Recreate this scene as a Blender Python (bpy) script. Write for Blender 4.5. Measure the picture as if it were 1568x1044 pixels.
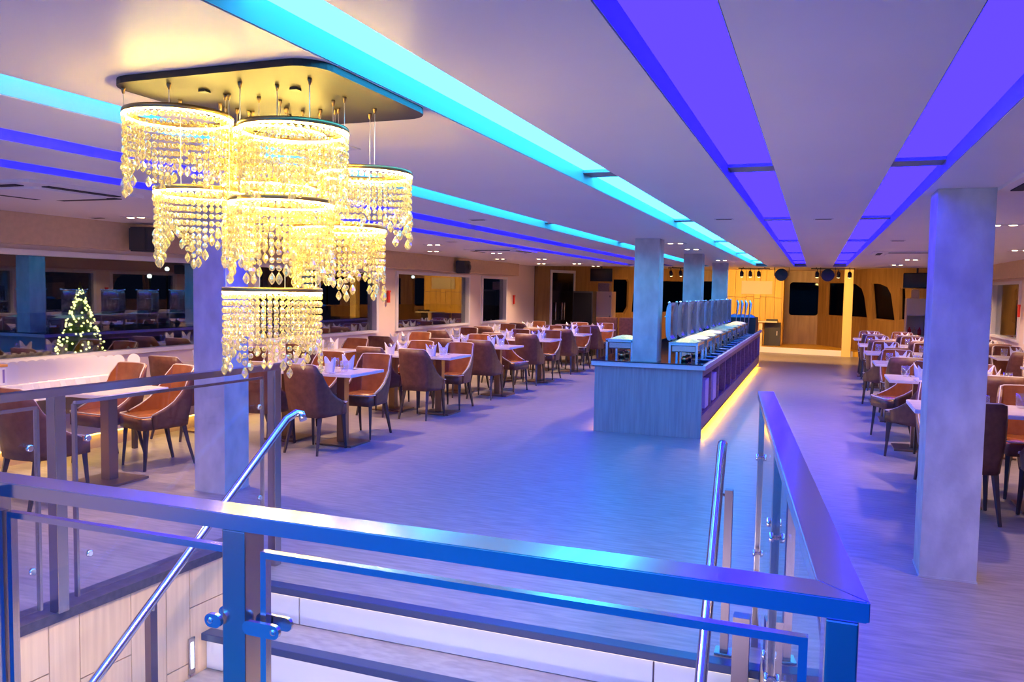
import bpy, bmesh, math, random
from math import pi, sin, cos, radians
from mathutils import Vector, Matrix
from mathutils.geometry import tessellate_polygon
for _o in list(bpy.data.objects): bpy.data.objects.remove(_o)
SC = bpy.context.scene
COL = SC.collection
random.seed(7)

# ------------------------------------------------------------------ camera, world, exposure
def make_camera():
    f, yaw, pit, rol, H = 1228.49, radians(20.679), radians(3.634), radians(0.9505), 1.6
    fwd = Vector((-sin(yaw)*cos(pit), cos(yaw)*cos(pit), -sin(pit)))
    right = Vector((cos(yaw), sin(yaw), 0)); up = right.cross(fwd)
    r2 = right*cos(rol) + up*sin(rol); u2 = -right*sin(rol) + up*cos(rol)
    m = Matrix((r2, u2, -fwd)).transposed().to_4x4(); m.translation = (0, 0, H)
    cd = bpy.data.cameras.new('camera'); cd.sensor_width = 36; cd.sensor_fit = 'HORIZONTAL'
    cd.lens = f*36/1568; cd.clip_start = .05; cd.clip_end = 400
    c = bpy.data.objects.new('camera', cd); COL.objects.link(c); c.matrix_world = m
    SC.camera = c
make_camera()
W = bpy.data.worlds.new('night'); SC.world = W; W.use_nodes = True
W.node_tree.nodes['Background'].inputs[0].default_value = (.10, .13, .30, 1)
W.node_tree.nodes['Background'].inputs[1].default_value = .03
vs = SC.view_settings
SC.display_settings.display_device = 'sRGB'
vs.view_transform = 'Standard'; vs.look = 'None'; vs.gamma = 1; vs.use_curve_mapping = False
vs.exposure = 0.55
cy = SC.cycles
try:
    cy.use_denoising = True; cy.max_bounces = 7; cy.diffuse_bounces = 4; cy.glossy_bounces = 4
    cy.transmission_bounces = 4; cy.transparent_max_bounces = 24; cy.sample_clamp_indirect = 6
    cy.caustics_reflective = False; cy.caustics_refractive = False; cy.use_light_tree = True
except Exception: pass

# light levels (all lamps and luminous fittings of the room)
L_CYAN = ((.26, 4.7, 10.0), 1.0)
L_BLUE = ((.10, .05, 10.5), 1.0)
L_DOWN = 112.0      # W per recessed downlight
L_CHAND = 125.0     # chandelier led rings
L_STAGE = 85.0     # stage spot heads
L_COUNTER = 30.0    # yellow led under the buffet
L_WALLLED = 5.0

# ------------------------------------------------------------------ materials
MATS = {}
def N(nt, t, **kw):
    n = nt.nodes.new(t)
    for k, v in kw.items(): setattr(n, k, v)
    return n
def pmat(name, col, rough=.5, metal=0, spec=.5, noise=0, nscale=(8, 8, 8), col2=None, bump=0, bscale=60, coat=0, detail=4, alpha=1, sheen=0, rvar=0):
    m = bpy.data.materials.new(name); m.use_nodes = True; nt = m.node_tree
    b = nt.nodes['Principled BSDF']
    b.inputs['Roughness'].default_value = rough; b.inputs['Metallic'].default_value = metal
    b.inputs['Specular IOR Level'].default_value = spec; b.inputs['Coat Weight'].default_value = coat
    b.inputs['Base Color'].default_value = (*col, 1)
    if noise or bump or rvar:
        tc = N(nt, 'ShaderNodeTexCoord'); mp = N(nt, 'ShaderNodeMapping'); mp.inputs['Scale'].default_value = nscale
        nt.links.new(tc.outputs['Object'], mp.inputs[0])
        nz = N(nt, 'ShaderNodeTexNoise'); nz.inputs['Scale'].default_value = 1; nz.inputs['Detail'].default_value = detail
        nt.links.new(mp.outputs[0], nz.inputs['Vector'])
        if noise:
            c2 = col2 or tuple(c*(1-noise) for c in col)
            r = N(nt, 'ShaderNodeValToRGB'); r.color_ramp.elements[0].position = .32; r.color_ramp.elements[1].position = .68
            r.color_ramp.elements[0].color = (*c2, 1); r.color_ramp.elements[1].color = (*col, 1)
            nt.links.new(nz.outputs['Fac'], r.inputs[0]); nt.links.new(r.outputs[0], b.inputs['Base Color'])
        if rvar:
            mr = N(nt, 'ShaderNodeMapRange'); mr.inputs['To Min'].default_value = rough-rvar; mr.inputs['To Max'].default_value = rough+rvar
            nt.links.new(nz.outputs['Fac'], mr.inputs[0]); nt.links.new(mr.outputs[0], b.inputs['Roughness'])
        if bump:
            n2 = N(nt, 'ShaderNodeTexNoise'); n2.inputs['Scale'].default_value = bscale; nt.links.new(tc.outputs['Object'], n2.inputs['Vector'])
            bp = N(nt, 'ShaderNodeBump'); bp.inputs['Strength'].default_value = bump; bp.inputs['Distance'].default_value = .01
            nt.links.new(n2.outputs['Fac'], bp.inputs['Height']); nt.links.new(bp.outputs[0], b.inputs['Normal'])
    MATS[name] = m; return m
def emat(name, col, s):
    m = bpy.data.materials.new(name); m.use_nodes = True; nt = m.node_tree; nt.nodes.clear()
    e = N(nt, 'ShaderNodeEmission'); e.inputs[0].default_value = (*col, 1); e.inputs[1].default_value = s
    o = N(nt, 'ShaderNodeOutputMaterial'); nt.links.new(e.outputs[0], o.inputs[0]); MATS[name] = m; return m
def glassmat(name, tint=(1, 1, 1), base=.06, gloss=(1, 1, 1), rough=0, ior=1.5):
    m = bpy.data.materials.new(name); m.use_nodes = True; nt = m.node_tree; nt.nodes.clear()
    t = N(nt, 'ShaderNodeBsdfTransparent'); t.inputs[0].default_value = (*tint, 1)
    g = N(nt, 'ShaderNodeBsdfGlossy'); g.inputs['Color'].default_value = (*gloss, 1); g.inputs['Roughness'].default_value = rough
    fr = N(nt, 'ShaderNodeLayerWeight'); fr.inputs[0].default_value = .5
    pw = N(nt, 'ShaderNodeMath', operation='POWER'); pw.inputs[1].default_value = 5
    ad = N(nt, 'ShaderNodeMath', operation='MULTIPLY_ADD', use_clamp=True); ad.inputs[1].default_value = 1-base; ad.inputs[2].default_value = base
    nt.links.new(fr.outputs['Facing'], pw.inputs[0])
    mx = N(nt, 'ShaderNodeMixShader'); o = N(nt, 'ShaderNodeOutputMaterial')
    nt.links.new(pw.outputs[0], ad.inputs[0]); nt.links.new(ad.outputs[0], mx.inputs[0])
    nt.links.new(t.outputs[0], mx.inputs[1]); nt.links.new(g.outputs[0], mx.inputs[2]); nt.links.new(mx.outputs[0], o.inputs[0])
    MATS[name] = m; return m

pmat('floor_vinyl', (.35, .29, .30), rough=.36, noise=1, nscale=(5, 34, 1), col2=(.205, .175, .185), detail=10, rvar=.08, bump=.05, bscale=40)
pmat('reflection_teal', (.004, .17, .32), rough=.9, noise=.2, nscale=(60, 60, 1))
pmat('ceiling_paint', (.80, .72, .74), rough=.38, spec=.35, noise=.04, nscale=(1.5, 1.5, 1.5))
pmat('wall_cream', (.84, .68, .56), rough=.55)
pmat('wall_beige', (.62, .43, .28), rough=.6, noise=.1, nscale=(20, 20, 20))
pmat('white_frame', (.80, .76, .74), rough=.4)
pmat('pillar_plaster', (.60, .58, .58), rough=.6, noise=1, nscale=(9, 9, 5), col2=(.44, .42, .43), detail=10, bump=.15, bscale=30)
pmat('steel', (.66, .65, .68), rough=.18, metal=1)
pmat('steel_satin', (.52, .46, .44), rough=.26, metal=1)
pmat('steel_dark', (.22, .17, .19), rough=.35, metal=1)
pmat('chrome', (.85, .85, .86), rough=.06, metal=1)
pmat('bow_wood', (.34, .19, .075), rough=.42, noise=1, nscale=(10, 10, 1.2), col2=(.23, .12, .045), detail=6)
pmat('booth_wood', (.92, .56, .06), rough=.4, noise=1, nscale=(22, 22, 1.0), col2=(.78, .44, .04), detail=6)
pmat('stair_tile', (.95, .70, .42), rough=.3, noise=1, nscale=(34, 34, 1.4), col2=(.80, .56, .34), detail=6)
pmat('grout', (.20, .12, .11), rough=.8)
pmat('riser_tile', (.82, .79, .82), rough=.25, noise=.05, nscale=(3, 3, 3))
pmat('nosing', (.035, .045, .12), rough=.35)
pmat('curb_cap', (.09, .075, .11), rough=.3, noise=.4, nscale=(30, 30, 30))
pmat('stair_tread', (.40, .35, .38), rough=.4, noise=1, nscale=(12, 30, 12), col2=(.28, .24, .27), detail=6)
pmat('counter_grey_wood', (.36, .36, .37), rough=.5, noise=1, nscale=(46, 46, 2.2), col2=(.28, .275, .29), detail=6)
pmat('counter_side_wood', (.36, .24, .22), rough=.45, noise=.3, nscale=(40, 2, 40))
pmat('counter_edge', (.62, .60, .64), rough=.3)
pmat('black_stone', (.012, .013, .02), rough=.07, spec=.6)
pmat('bay_dark', (.20, .12, .16), rough=.6)
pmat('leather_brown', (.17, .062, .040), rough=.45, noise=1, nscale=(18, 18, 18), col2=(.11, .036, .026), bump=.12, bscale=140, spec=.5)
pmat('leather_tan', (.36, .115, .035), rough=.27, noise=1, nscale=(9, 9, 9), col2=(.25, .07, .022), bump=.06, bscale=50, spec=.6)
pmat('piping', (.60, .50, .48), rough=.4)
pmat('leg_dark', (.045, .028, .035), rough=.4)
pmat('table_laminate', (.70, .60, .55), rough=.22, noise=.12, nscale=(4, 30, 4))
pmat('table_edge', (.76, .72, .74), rough=.3)
pmat('table_steel', (.26, .15, .10), rough=.3, metal=.55)
pmat('napkin', (.86, .83, .84), rough=.75)
pmat('cloth_white', (.84, .78, .74), rough=.8)
pmat('black_plastic', (.016, .015, .018), rough=.42)
pmat('grey_plastic', (.035, .032, .032), rough=.5)
pmat('screen_black', (.006, .006, .010), rough=.12)
pmat('cabinet_cream', (.84, .62, .36), rough=.4)
pmat('bronze_rim', (.34, .22, .09), rough=.32, metal=.8)
pmat('canopy_steel', (.020, .017, .015), rough=.45, spec=.35, metal=0, rvar=.04, nscale=(3, 3, 3))
pmat('wire', (.75, .72, .68), rough=.3, metal=.7)
pmat('red_plastic', (.65, .03, .02), rough=.4)
pmat('vent_white', (.62, .56, .60), rough=.5)
pmat('dark_slot', (.03, .022, .03), rough=.8)
pmat('slot_paint', (.20, .20, .22), rough=.5)
pmat('food_green', (.20, .34, .07), rough=.6, noise=1, nscale=(70, 70, 70), col2=(.60, .55, .28))
pmat('food_cream', (.72, .60, .36), rough=.6, noise=1, nscale=(60, 60, 60), col2=(.50, .34, .16))
pmat('food_orange', (.62, .26, .08), rough=.6, noise=1, nscale=(60, 60, 60), col2=(.70, .52, .26))
pmat('plate_blue', (.10, .20, .42), rough=.12)
pmat('plate_white', (.80, .80, .82), rough=.15)
pmat('paper_white', (.78, .76, .80), rough=.6)
pmat('post_yellow', (.88, .66, .22), rough=.4)
pmat('board_white', (.74, .66, .50), rough=.5)
pmat('tree_green', (.10, .20, .04), rough=.8, noise=.5, nscale=(20, 20, 20))
pmat('water_night', (.02, .03, .06), rough=.12, bump=.6, bscale=2.5)
pmat('quay_dark', (.03, .03, .035), rough=.9)
pmat('stripe_blue', (.22, .16, .45), rough=.6)
pmat('orange_plastic', (.75, .36, .08), rough=.4)
pmat('fabric_dark', (.006, .005, .008), rough=.9, spec=.1)
pmat('brass', (.70, .50, .20), rough=.25, metal=1)
emat('cyan_panel', L_CYAN[0], L_CYAN[1]); emat('blue_panel', L_BLUE[0], L_BLUE[1])
emat('led_chand', (1, .70, .15), L_CHAND); emat('led_yellow', (1, .52, .02), L_COUNTER); emat('led_wall', (1, .62, .12), L_WALLLED)
emat('lamp_warm', (1, .80, .50), 9.0); emat('lamp_stage', (1, .75, .35), 6.0)
emat('teal_panel', (.0, .28, 1.0), 2.2); emat('stair_fill', (.80, .76, 1.0), 21.0); emat('step_light', (.75, .80, 1), 5.0); emat('nosing_led', (1, .80, .55), 1.6)
emat('tree_bulb', (1, .95, .25), 5.0); emat('far_white', (.9, 1, .8), 3.0); emat('far_green', (.1, 1, .4), 2.2); emat('far_blue', (.10, .45, 1), 1.5)
glassmat('rail_glass', (.955, .965, .975), .03); glassmat('window_glass', (.62, .66, .72), .17); glassmat('bow_glass', (.25, .27, .30), .004, gloss=(.35, .35, .35)); glassmat('tumbler', (.95, .96, .97), .10)
glassmat('clear_food_glass', (.85, .95, .97), .08)
def crystal():
    m = bpy.data.materials.new('crystal'); m.use_nodes = True; nt = m.node_tree; nt.nodes.clear()
    t = N(nt, 'ShaderNodeBsdfTranslucent'); t.inputs[0].default_value = (.75, .62, .22, 1)
    d = N(nt, 'ShaderNodeBsdfDiffuse'); d.inputs[0].default_value = (.70, .60, .26, 1)
    g = N(nt, 'ShaderNodeBsdfGlossy'); g.inputs['Color'].default_value = (1, .95, .8, 1); g.inputs['Roughness'].default_value = .12
    tr = N(nt, 'ShaderNodeBsdfTransparent'); tr.inputs[0].default_value = (1, .95, .85, 1)
    m1 = N(nt, 'ShaderNodeMixShader'); m1.inputs[0].default_value = .5; m2 = N(nt, 'ShaderNodeMixShader'); m2.inputs[0].default_value = .35
    m3 = N(nt, 'ShaderNodeMixShader'); lw = N(nt, 'ShaderNodeLayerWeight'); lw.inputs[0].default_value = .5
    mr = N(nt, 'ShaderNodeMapRange'); mr.inputs['To Min'].default_value = .62; mr.inputs['To Max'].default_value = -.15; nt.links.new(lw.outputs['Facing'], mr.inputs[0]); nt.links.new(mr.outputs[0], m3.inputs[0]); o = N(nt, 'ShaderNodeOutputMaterial')
    L = nt.links.new
    L(t.outputs[0], m1.inputs[1]); L(d.outputs[0], m1.inputs[2]); L(m1.outputs[0], m2.inputs[1]); L(g.outputs[0], m2.inputs[2])
    L(m2.outputs[0], m3.inputs[1]); L(tr.outputs[0], m3.inputs[2]); L(m3.outputs[0], o.inputs[0]); MATS['crystal'] = m
crystal()

# ------------------------------------------------------------------ mesh helpers
def BM(): return bmesh.new()
def add_box(bm, x0, x1, y0, y1, z0, z1, mi=0, bev=0):
    vs_ = [bm.verts.new(p) for p in ((x0,y0,z0),(x1,y0,z0),(x1,y1,z0),(x0,y1,z0),(x0,y0,z1),(x1,y0,z1),(x1,y1,z1),(x0,y1,z1))]
    fs = []
    for f in ((0,3,2,1),(4,5,6,7),(0,1,5,4),(1,2,6,5),(2,3,7,6),(3,0,4,7)):
        q = bm.faces.new([vs_[i] for i in f]); q.material_index = mi; fs.append(q)
    if bev:
        es = list({e for f in fs for e in f.edges})
        bmesh.ops.bevel(bm, geom=es, offset=bev, segments=2, affect='EDGES', profile=.6)
def box(x0, x1, y0, y1, z0, z1, bev=0):
    bm = BM(); add_box(bm, x0, x1, y0, y1, z0, z1, 0, bev); return bm
def add_prism(bm, poly, z0, z1, mi=0):
    b = [bm.verts.new((x, y, z0)) for x, y in poly]; t = [bm.verts.new((x, y, z1)) for x, y in poly]
    bm.faces.new(b[::-1]).material_index = mi; bm.faces.new(t).material_index = mi
    n = len(poly)
    for i in range(n): bm.faces.new((b[i], b[(i+1) % n], t[(i+1) % n], t[i])).material_index = mi
def add_tube(bm, pts, r, n=8, cap=True, mi=0, rs=None, flat=1.0):
    pts = [Vector(p) for p in pts]; rings = []; up = Vector((0, 0, 1)); prev = None
    for i, p in enumerate(pts):
        d = (pts[min(i+1, len(pts)-1)] - pts[max(i-1, 0)]).normalized()
        if prev is None:
            a = d.cross(up)
            if a.length < 1e-4: a = d.cross(Vector((1, 0, 0)))
        else: a = prev - d*prev.dot(d)
        a.normalize(); prev = a; b = d.cross(a); rr = rs[i] if rs else r
        rings.append([bm.verts.new(p + a*cos(2*pi*k/n+pi/n)*rr + b*sin(2*pi*k/n+pi/n)*rr*flat) for k in range(n)])
    for i in range(len(rings)-1):
        for k in range(n):
            f = bm.faces.new((rings[i][k], rings[i][(k+1) % n], rings[i+1][(k+1) % n], rings[i+1][k])); f.material_index = mi; f.smooth = n > 5
    if cap:
        bm.faces.new(rings[0][::-1]).material_index = mi; bm.faces.new(rings[-1]).material_index = mi
def add_lathe(bm, prof, n=16, c=(0, 0, 0), mi=0, smooth=True):
    rings = []
    for r, z in prof:
        if r < 1e-6: rings.append([bm.verts.new((c[0], c[1], c[2]+z))])
        else: rings.append([bm.verts.new((c[0]+r*cos(2*pi*k/n), c[1]+r*sin(2*pi*k/n), c[2]+z)) for k in range(n)])
    for i in range(len(rings)-1):
        A, B = rings[i], rings[i+1]
        for k in range(n):
            k2 = (k+1) % n
            if len(A) == 1 and len(B) == 1: continue
            if len(A) == 1: f = bm.faces.new((A[0], B[k2], B[k]))
            elif len(B) == 1: f = bm.faces.new((A[k], A[k2], B[0]))
            else: f = bm.faces.new((A[k], A[k2], B[k2], B[k]))
            f.smooth = smooth; f.material_index = mi
def add_beam(bm, p0, p1, w, h, mi=0):
    """box section along p0-p1; p at centre of the top face; w across, h down"""
    p0, p1 = Vector(p0), Vector(p1); d = (p1-p0).normalized(); s = d.cross(Vector((0, 0, 1))).normalized()*w/2
    dn = Vector((0, 0, -h))
    v = [bm.verts.new(q) for q in (p0-s, p0+s, p0+s+dn, p0-s+dn, p1-s, p1+s, p1+s+dn, p1-s+dn)]
    for f in ((0,1,2,3),(7,6,5,4),(0,4,5,1),(1,5,6,2),(2,6,7,3),(3,7,4,0)): bm.faces.new([v[i] for i in f]).material_index = mi
def add_wall(bm, origin, direction, outer, holes, thick, mi=0):
    """outer/holes in (u along direction, z); thickness to the left of direction"""
    o = Vector(origin); d = Vector(direction).normalized(); nrm = Vector((-d.y, d.x, 0))*thick
    loops = [outer]+holes; flat = [p for l in loops for p in l]
    P = lambda u, z, s: o + d*u + Vector((0, 0, z)) + nrm*s
    tris = tessellate_polygon([[Vector((u, z, 0)) for u, z in l] for l in loops])
    A = [bm.verts.new(P(u, z, 0)) for u, z in flat]; B = [bm.verts.new(P(u, z, 1)) for u, z in flat]
    for t in tris:
        bm.faces.new([A[i] for i in t]).material_index = mi; bm.faces.new([B[i] for i in t[::-1]]).material_index = mi
    k = 0
    for l in loops:
        n = len(l)
        for i in range(n):
            a, b = k+i, k+(i+1) % n
            bm.faces.new((A[a], A[b], B[b], B[a])).material_index = mi
        k += n
def rounded(x0, x1, z0, z1, r, n=4, corners=(1, 1, 1, 1)):
    """polygon bl, br, tr, tl"""
    pts = []
    for (cx, cz, a0, fl) in ((x0, z0, pi, corners[0]), (x1, z0, 1.5*pi, corners[1]), (x1, z1, 0, corners[2]), (x0, z1, .5*pi, corners[3])):
        rr = r*fl
        if rr <= 0: pts.append((cx, cz)); continue
        sx = 1 if cx == x0 else -1; sz = 1 if cz == z0 else -1
        for i in range(n+1):
            a = a0 + (pi/2)*i/n; pts.append((cx+sx*rr+rr*cos(a), cz+sz*rr+rr*sin(a)))
    return pts
def mesh(name, bm, mats, smooth=False):
    bmesh.ops.recalc_face_normals(bm, faces=bm.faces)
    me = bpy.data.meshes.new(name); bm.to_mesh(me); bm.free()
    for m in (mats if isinstance(mats, (list, tuple)) else [mats]): me.materials.append(MATS[m])
    if smooth:
        for p in me.polygons: p.use_smooth = True
    return me
def obj(name, bm, mats, parent=None, smooth=False, loc=None, label=None):
    me = bm if isinstance(bm, bpy.types.Mesh) else mesh(name, bm, mats, smooth)
    o = bpy.data.objects.new(name, me); COL.objects.link(o)
    if parent: o.parent = parent
    if loc: o.location = loc
    if label: o['label'] = label
    return o
def tag(o, label, cat, group=None):
    o['label'] = label; o['category'] = cat
    if group: o['group'] = group
    return o
def thing(name, label, cat, loc=(0, 0, 0), rz=0, group=None):
    o = bpy.data.objects.new(name, None); COL.objects.link(o); o.empty_display_size = .1
    o.location = loc; o.rotation_euler = (0, 0, rz); return tag(o, label, cat, group)
def struct(name, bm, mats, label, cat, parent=None, smooth=False):
    o = obj(name, bm, mats, parent, smooth)
    o['kind'] = 'structure'; o['label'] = label; o['category'] = cat
    return o
KIDS = {}
def dup(root, loc, rz, label, group=None):
    r = root.copy(); COL.objects.link(r); r.location = loc; r.rotation_euler = (0, 0, rz); r['label'] = label
    if group: r['group'] = group
    for ch in list(root.children):
        c = ch.copy(); COL.objects.link(c); c.parent = r
        for g in list(ch.children):
            d = g.copy(); COL.objects.link(d); d.parent = c
    return r
def child_list(r): return r

# ------------------------------------------------------------------ room shell
XL, XR, CX, HC = -6.6, 3.12, -1.735, 2.2
def rx(x): return 2*CX - x                    # mirror about the ship's centre line
# stairwell opening (plan)
def wl(y): return -2.907 + .067*(y-3.3)        # inner face of left curb wall
def wr(y): return .075 - .097*(y-1.24) - .02   # inner face of right curb wall
Y0, Y1 = 1.24, 3.5
well = [(wl(Y0)-.06, Y0), (wr(Y0)+.06, Y0), (wr(Y1)+.06, Y1+.045), (wl(Y1)-.06, Y1+.045)]
bm = BM()
outer = [(-6.75, -5), (3.27, -5), (3.27, 19.3), (2.1, 22.4), (.2, 25.7), (-3.7, 25.7), (-5.6, 22.4), (-6.75, 19.3)]
tr = tessellate_polygon([[Vector((x, y, 0)) for x, y in outer], [Vector((x, y, 0)) for x, y in well]])
fl = outer+well; A = [bm.verts.new((x, y, 0)) for x, y in fl]; B = [bm.verts.new((x, y, -.15)) for x, y in fl]
for t in tr: bm.faces.new([A[i] for i in t]); bm.faces.new([B[i] for i in t[::-1]])
for lo, hi in ((0, 8), (8, 12)):
    for i in range(lo, hi):
        j = lo+(i-lo+1) % (hi-lo); bm.faces.new((A[i], A[j], B[j], B[i]))
struct('floor', bm, 'floor_vinyl', 'grey-brown vinyl floor with fine streaks, washed blue by the ceiling slots', 'floor')

struct('floor_reflection_carpet', box(-3.9, 3.1, -4.98, .9, .0, .008), 'reflection_teal', 'deep turquoise carpet added unseen behind the front railing to tint its reflection', 'carpet')  # unseen sheet added so the front rail mirrors teal
# ceiling: strips between six light slots (one continuous ceiling)
SL = [('blue', .30, .56), ('blue', -.46, -.21), ('cyan', -1.24, -.99)]
SL += [(k, rx(b), rx(a)) for k, a, b in SL[::-1]]
SL = sorted(SL, key=lambda s: s[1])
YS0, YS1, YC = -4.6, 18.2, 18.75
bm = BM(); xs = [XL-.1]+[v for s in SL for v in s[1:]]+[XR+.1]
for i in range(0, len(xs), 2): add_box(bm, xs[i], xs[i+1], -5, YC, HC, HC+.06)
for k, a, b in SL:
    add_box(bm, a, b, -5, YS0, HC, HC+.06); add_box(bm, a, b, YS1, YC, HC, HC+.06)
struct('ceiling', bm, 'ceiling_paint', 'satin mauve-white ceiling cut by long glowing light slots', 'ceiling')
bm = BM(); add_box(bm, -6.8, 3.3, YC, 26.2, 2.31, 2.37); add_box(bm, -6.7, 3.2, YC-.02, YC, HC, 2.31)
struct('ceiling', bm, 'ceiling_paint', 'raised cream ceiling above the stage at the far end', 'ceiling')
n = 0
for k, a, b in SL:
    n += 1
    bm = BM(); t = .02; zt = HC+.135
    add_box(bm, a-t, a+.004, YS0, YS1, HC+.002, zt); add_box(bm, b-.004, b+t, YS0, YS1, HC+.002, zt)
    add_box(bm, a-t, b+t, YS0-.02, YS0+.004, HC+.002, zt); add_box(bm, a-t, b+t, YS1-.004, YS1+.02, HC+.002, zt)
    side = {1: 'leftmost', 2: 'second from left', 3: 'third from left', 4: 'fourth from left', 5: 'fifth from left', 6: 'rightmost'}[n]
    r = struct('trim_%d' % n, bm, 'slot_paint', '%s long recessed ceiling slot glowing %s, %s of six' % ('lined' if 0 else 'straight', 'turquoise' if k == 'cyan' else 'violet blue', side), 'light slot')
    y = YS0
    while y < YS1-.05:
        y2 = min(y+3.05, YS1)
        obj('light_panel', box(a+.004, b-.004, y+.004, y2-.01, HC+.072, HC+.084), k+'_panel', r)
        obj('cross_baffle', box(a+.004, b-.004, y2-.20, y2-.01, HC+.055, HC+.0715), 'slot_paint', r)
        y = y2

bm = BM(); lw = thing('teal_fill_panel', 'long turquoise fill light added unseen on the wall behind the camera', 'fill light', (CX, -4.995, .3))  # unseen glowing panel added for teal fill and reflections
for q in range(7):
    obj('light_panel', box(-4.2+q*1.2, -4.2+q*1.2+1.16, 0, .03, 0, 1.6), 'teal_panel', lw)
obj('frame', box(-4.25, 4.25, 0, .02, -.05, 1.65), 'black_plastic', lw)
# side walls with windows -------------------------------------------------
ZS, ZT = .90, 1.87
def rect(a, b): return [(a, ZS), (b, ZS), (b, ZT), (a, ZT)]
LW = [(-4.2, -.6), (-.35, 2.9), (3.15, 8.05), (8.3, 11.30), (11.92, 14.95), (15.6, 17.05)]
bm = BM()
add_wall(bm, (XL, -5, 0), (0, 1, 0), [(0, 0), (24, 0), (24, 2.32), (0, 2.32)], [rect(a+5, b+5) for a, b in LW], .12)
struct('wall_left', bm, 'wall_cream', 'cream wall with the long row of night windows', 'wall')
RW = [(-4.2, -.6), (-.35, 2.9), (3.15, 6.2), (6.45, 9.6), (9.85, 12.6), (12.9, 14.7), (15.17, 17.35)]
bm = BM()
add_wall(bm, (XR, 19, 0), (0, -1, 0), [(0, 0), (24, 0), (24, 2.32), (0, 2.32)], [rect(19-b, 19-a) for a, b in RW], .12)
struct('wall_right', bm, 'wall_cream', 'cream wall behind the right-hand tables', 'wall')
struct('wall_back', box(XL-.12, XR+.12, -5.12, -5, 0, 2.32), 'wall_cream', 'cream wall closing the saloon behind the camera', 'wall')
wn = 0
def side_window(x, s, a, b, lab):
    global wn; wn += 1
    bm = BM(); f = .05; x0, x1 = (x-.10, x+.03) if s < 0 else (x-.03, x+.10)
    for q in ((a-.02, a+f, ZS-.02, ZT+.02), (b-f, b+.02, ZS-.02, ZT+.02), (a+f, b-f, ZS-.02, ZS+.02), (a+f, b-f, ZT-.03, ZT+.02)): add_box(bm, x0, x1, *q)
    w = struct('window_%d' % wn, bm, 'white_frame', lab, 'window')
    xx = x-.06 if s < 0 else x+.05
    obj('pane', box(xx, xx+.008, a+f, b-f, ZS+.02, ZT-.03), 'window_glass', w)
onL = ['nearest the back of the saloon', 'beside the stairwell', 'big, behind the white-clothed side table', 'behind the chandelier', 'right of the first white mullion, reflecting the wood bow', 'small last, before the plain cream wall']
for (a, b), t in zip(LW, onL): side_window(XL, -1, a, b, 'white framed dark window on the left wall, '+t)
for i, (a, b) in enumerate(RW): side_window(XR, 1, a, b, 'white framed dark window on the right wall, %s' % ('farthest and only one in clear view' if i == 6 else ['first', 'second', 'third', 'fourth', 'fifth', 'sixth'][i]+' from the back'))
struct('trim_7', box(XL, XL+.16, 3, 17.45, 1.93, 2.2), 'wall_beige', 'brown valance box above the left windows', 'trim')
struct('trim_8', box(XR-.16, XR, 3, 17.45, 1.93, 2.2), 'wall_beige', 'brown valance box above the right windows', 'trim')
bm = box(XL, XL+.22, 3.2, 17.3, .17, .40)
struct('trim_9', bm, 'wall_cream', 'low cream ledge along the foot of the left wall', 'trim')
bm = box(XL+.03, XL+.17, 3.3, 17.2, .145, .168)
tag(obj('led_strip', bm, 'led_wall'), 'glowing yellow strip light under the low ledge of the left wall', 'strip light')
bm = box(XL, XL+.10, 3.2, 17.3, 0, .17); struct('baseboard_left', bm, 'wall_beige', 'brown base under the left wall ledge', 'baseboard')
struct('baseboard_right', box(XR-.02, XR, 3, 17.5, 0, .10), 'wall_beige', 'brown base along the right wall', 'baseboard')

# bow (far end) -----------------------------------------------------------
PA, PB, PC = Vector((.15, 25.5, 0)), Vector((1.97, 22.1, 0)), Vector((3.12, 19, 0))
def mir(v): return Vector((rx(v.x), v.y, v.z))
zb, zt = .96, 2.0
# px-derived shapes along the flank from PA (u=0)
w2 = [(.45, 1.0), (2.58, 1.0), (2.41, 1.57), (2.27, 1.79), (1.95, 1.93), (1.46, 1.97), (.45, 1.97)]
w3 = [(2.88, .99), (3.80, .97), (3.59, 1.66), (3.41, 1.84), (3.07, 1.93), (2.68, 1.95)]
w3l = [(3.31, .98), (3.80, .98), (3.80, 1.97), (3.22, 1.98), (3.15, 1.9), (3.15, 1.17)]
w2l = [(1.9, 1.0), (3.0, 1.0), (2.95, 1.54), (2.84, 1.82), (2.62, 1.97), (1.9, 1.97)]
w2m = [(.35, 1.0), (1.7, 1.0), (1.7, 1.97), (.35, 1.97)]
Lf = (PB-PA).length; Lg = (PC-PB).length
w4 = [(.17, 1.02), (.54, 1.02), (.39, 1.82), (.12, 1.82)]
backw = [rounded(a, b, zb, zt, .09) for a, b in ((.25, 1.15), (1.45, 2.35), (2.85, 3.70))]   # u from left corner (-3.62)
bm = BM(); add_wall(bm, (rx(.15), 25.5, 0), (1, 0, 0), [(0, 0), (3.77, 0), (3.77, 2.35), (0, 2.35)], backw, .1)
struct('wall_bow', bm, 'bow_wood', 'brown wood-grain far wall behind the stage', 'wall')
def flank(name, P, Q, holes, side, lab):
    bm = BM(); d = (Q-P); L = d.length
    add_wall(bm, P, d, [(0, 0), (L, 0), (L, 2.35), (0, 2.35)], holes, .1 if side > 0 else -.1)
    # right flank runs away from centre; outside is to the right of direction -> negative thickness
    struct(name, bm, 'bow_wood', lab, 'wall')
flank('wall_bow_right', PA, PB, [w2, w3], -1, 'wood-grain slanting wall right of the stage with raked windows')
flank('wall_bow_left', mir(PA), mir(PB), [w2l, w3l, w2m], 1, 'wood-grain slanting wall left of the stage with raked windows')
flank('wall_bow_right', PB, PC, [w4], -1, 'wood-grain slanting wall behind the right-hand cabinet')
flank('wall_bow_left', mir(PB), mir(PC), [], 1, 'wood-grain slanting wall behind the cream cabinet on the left')
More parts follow.
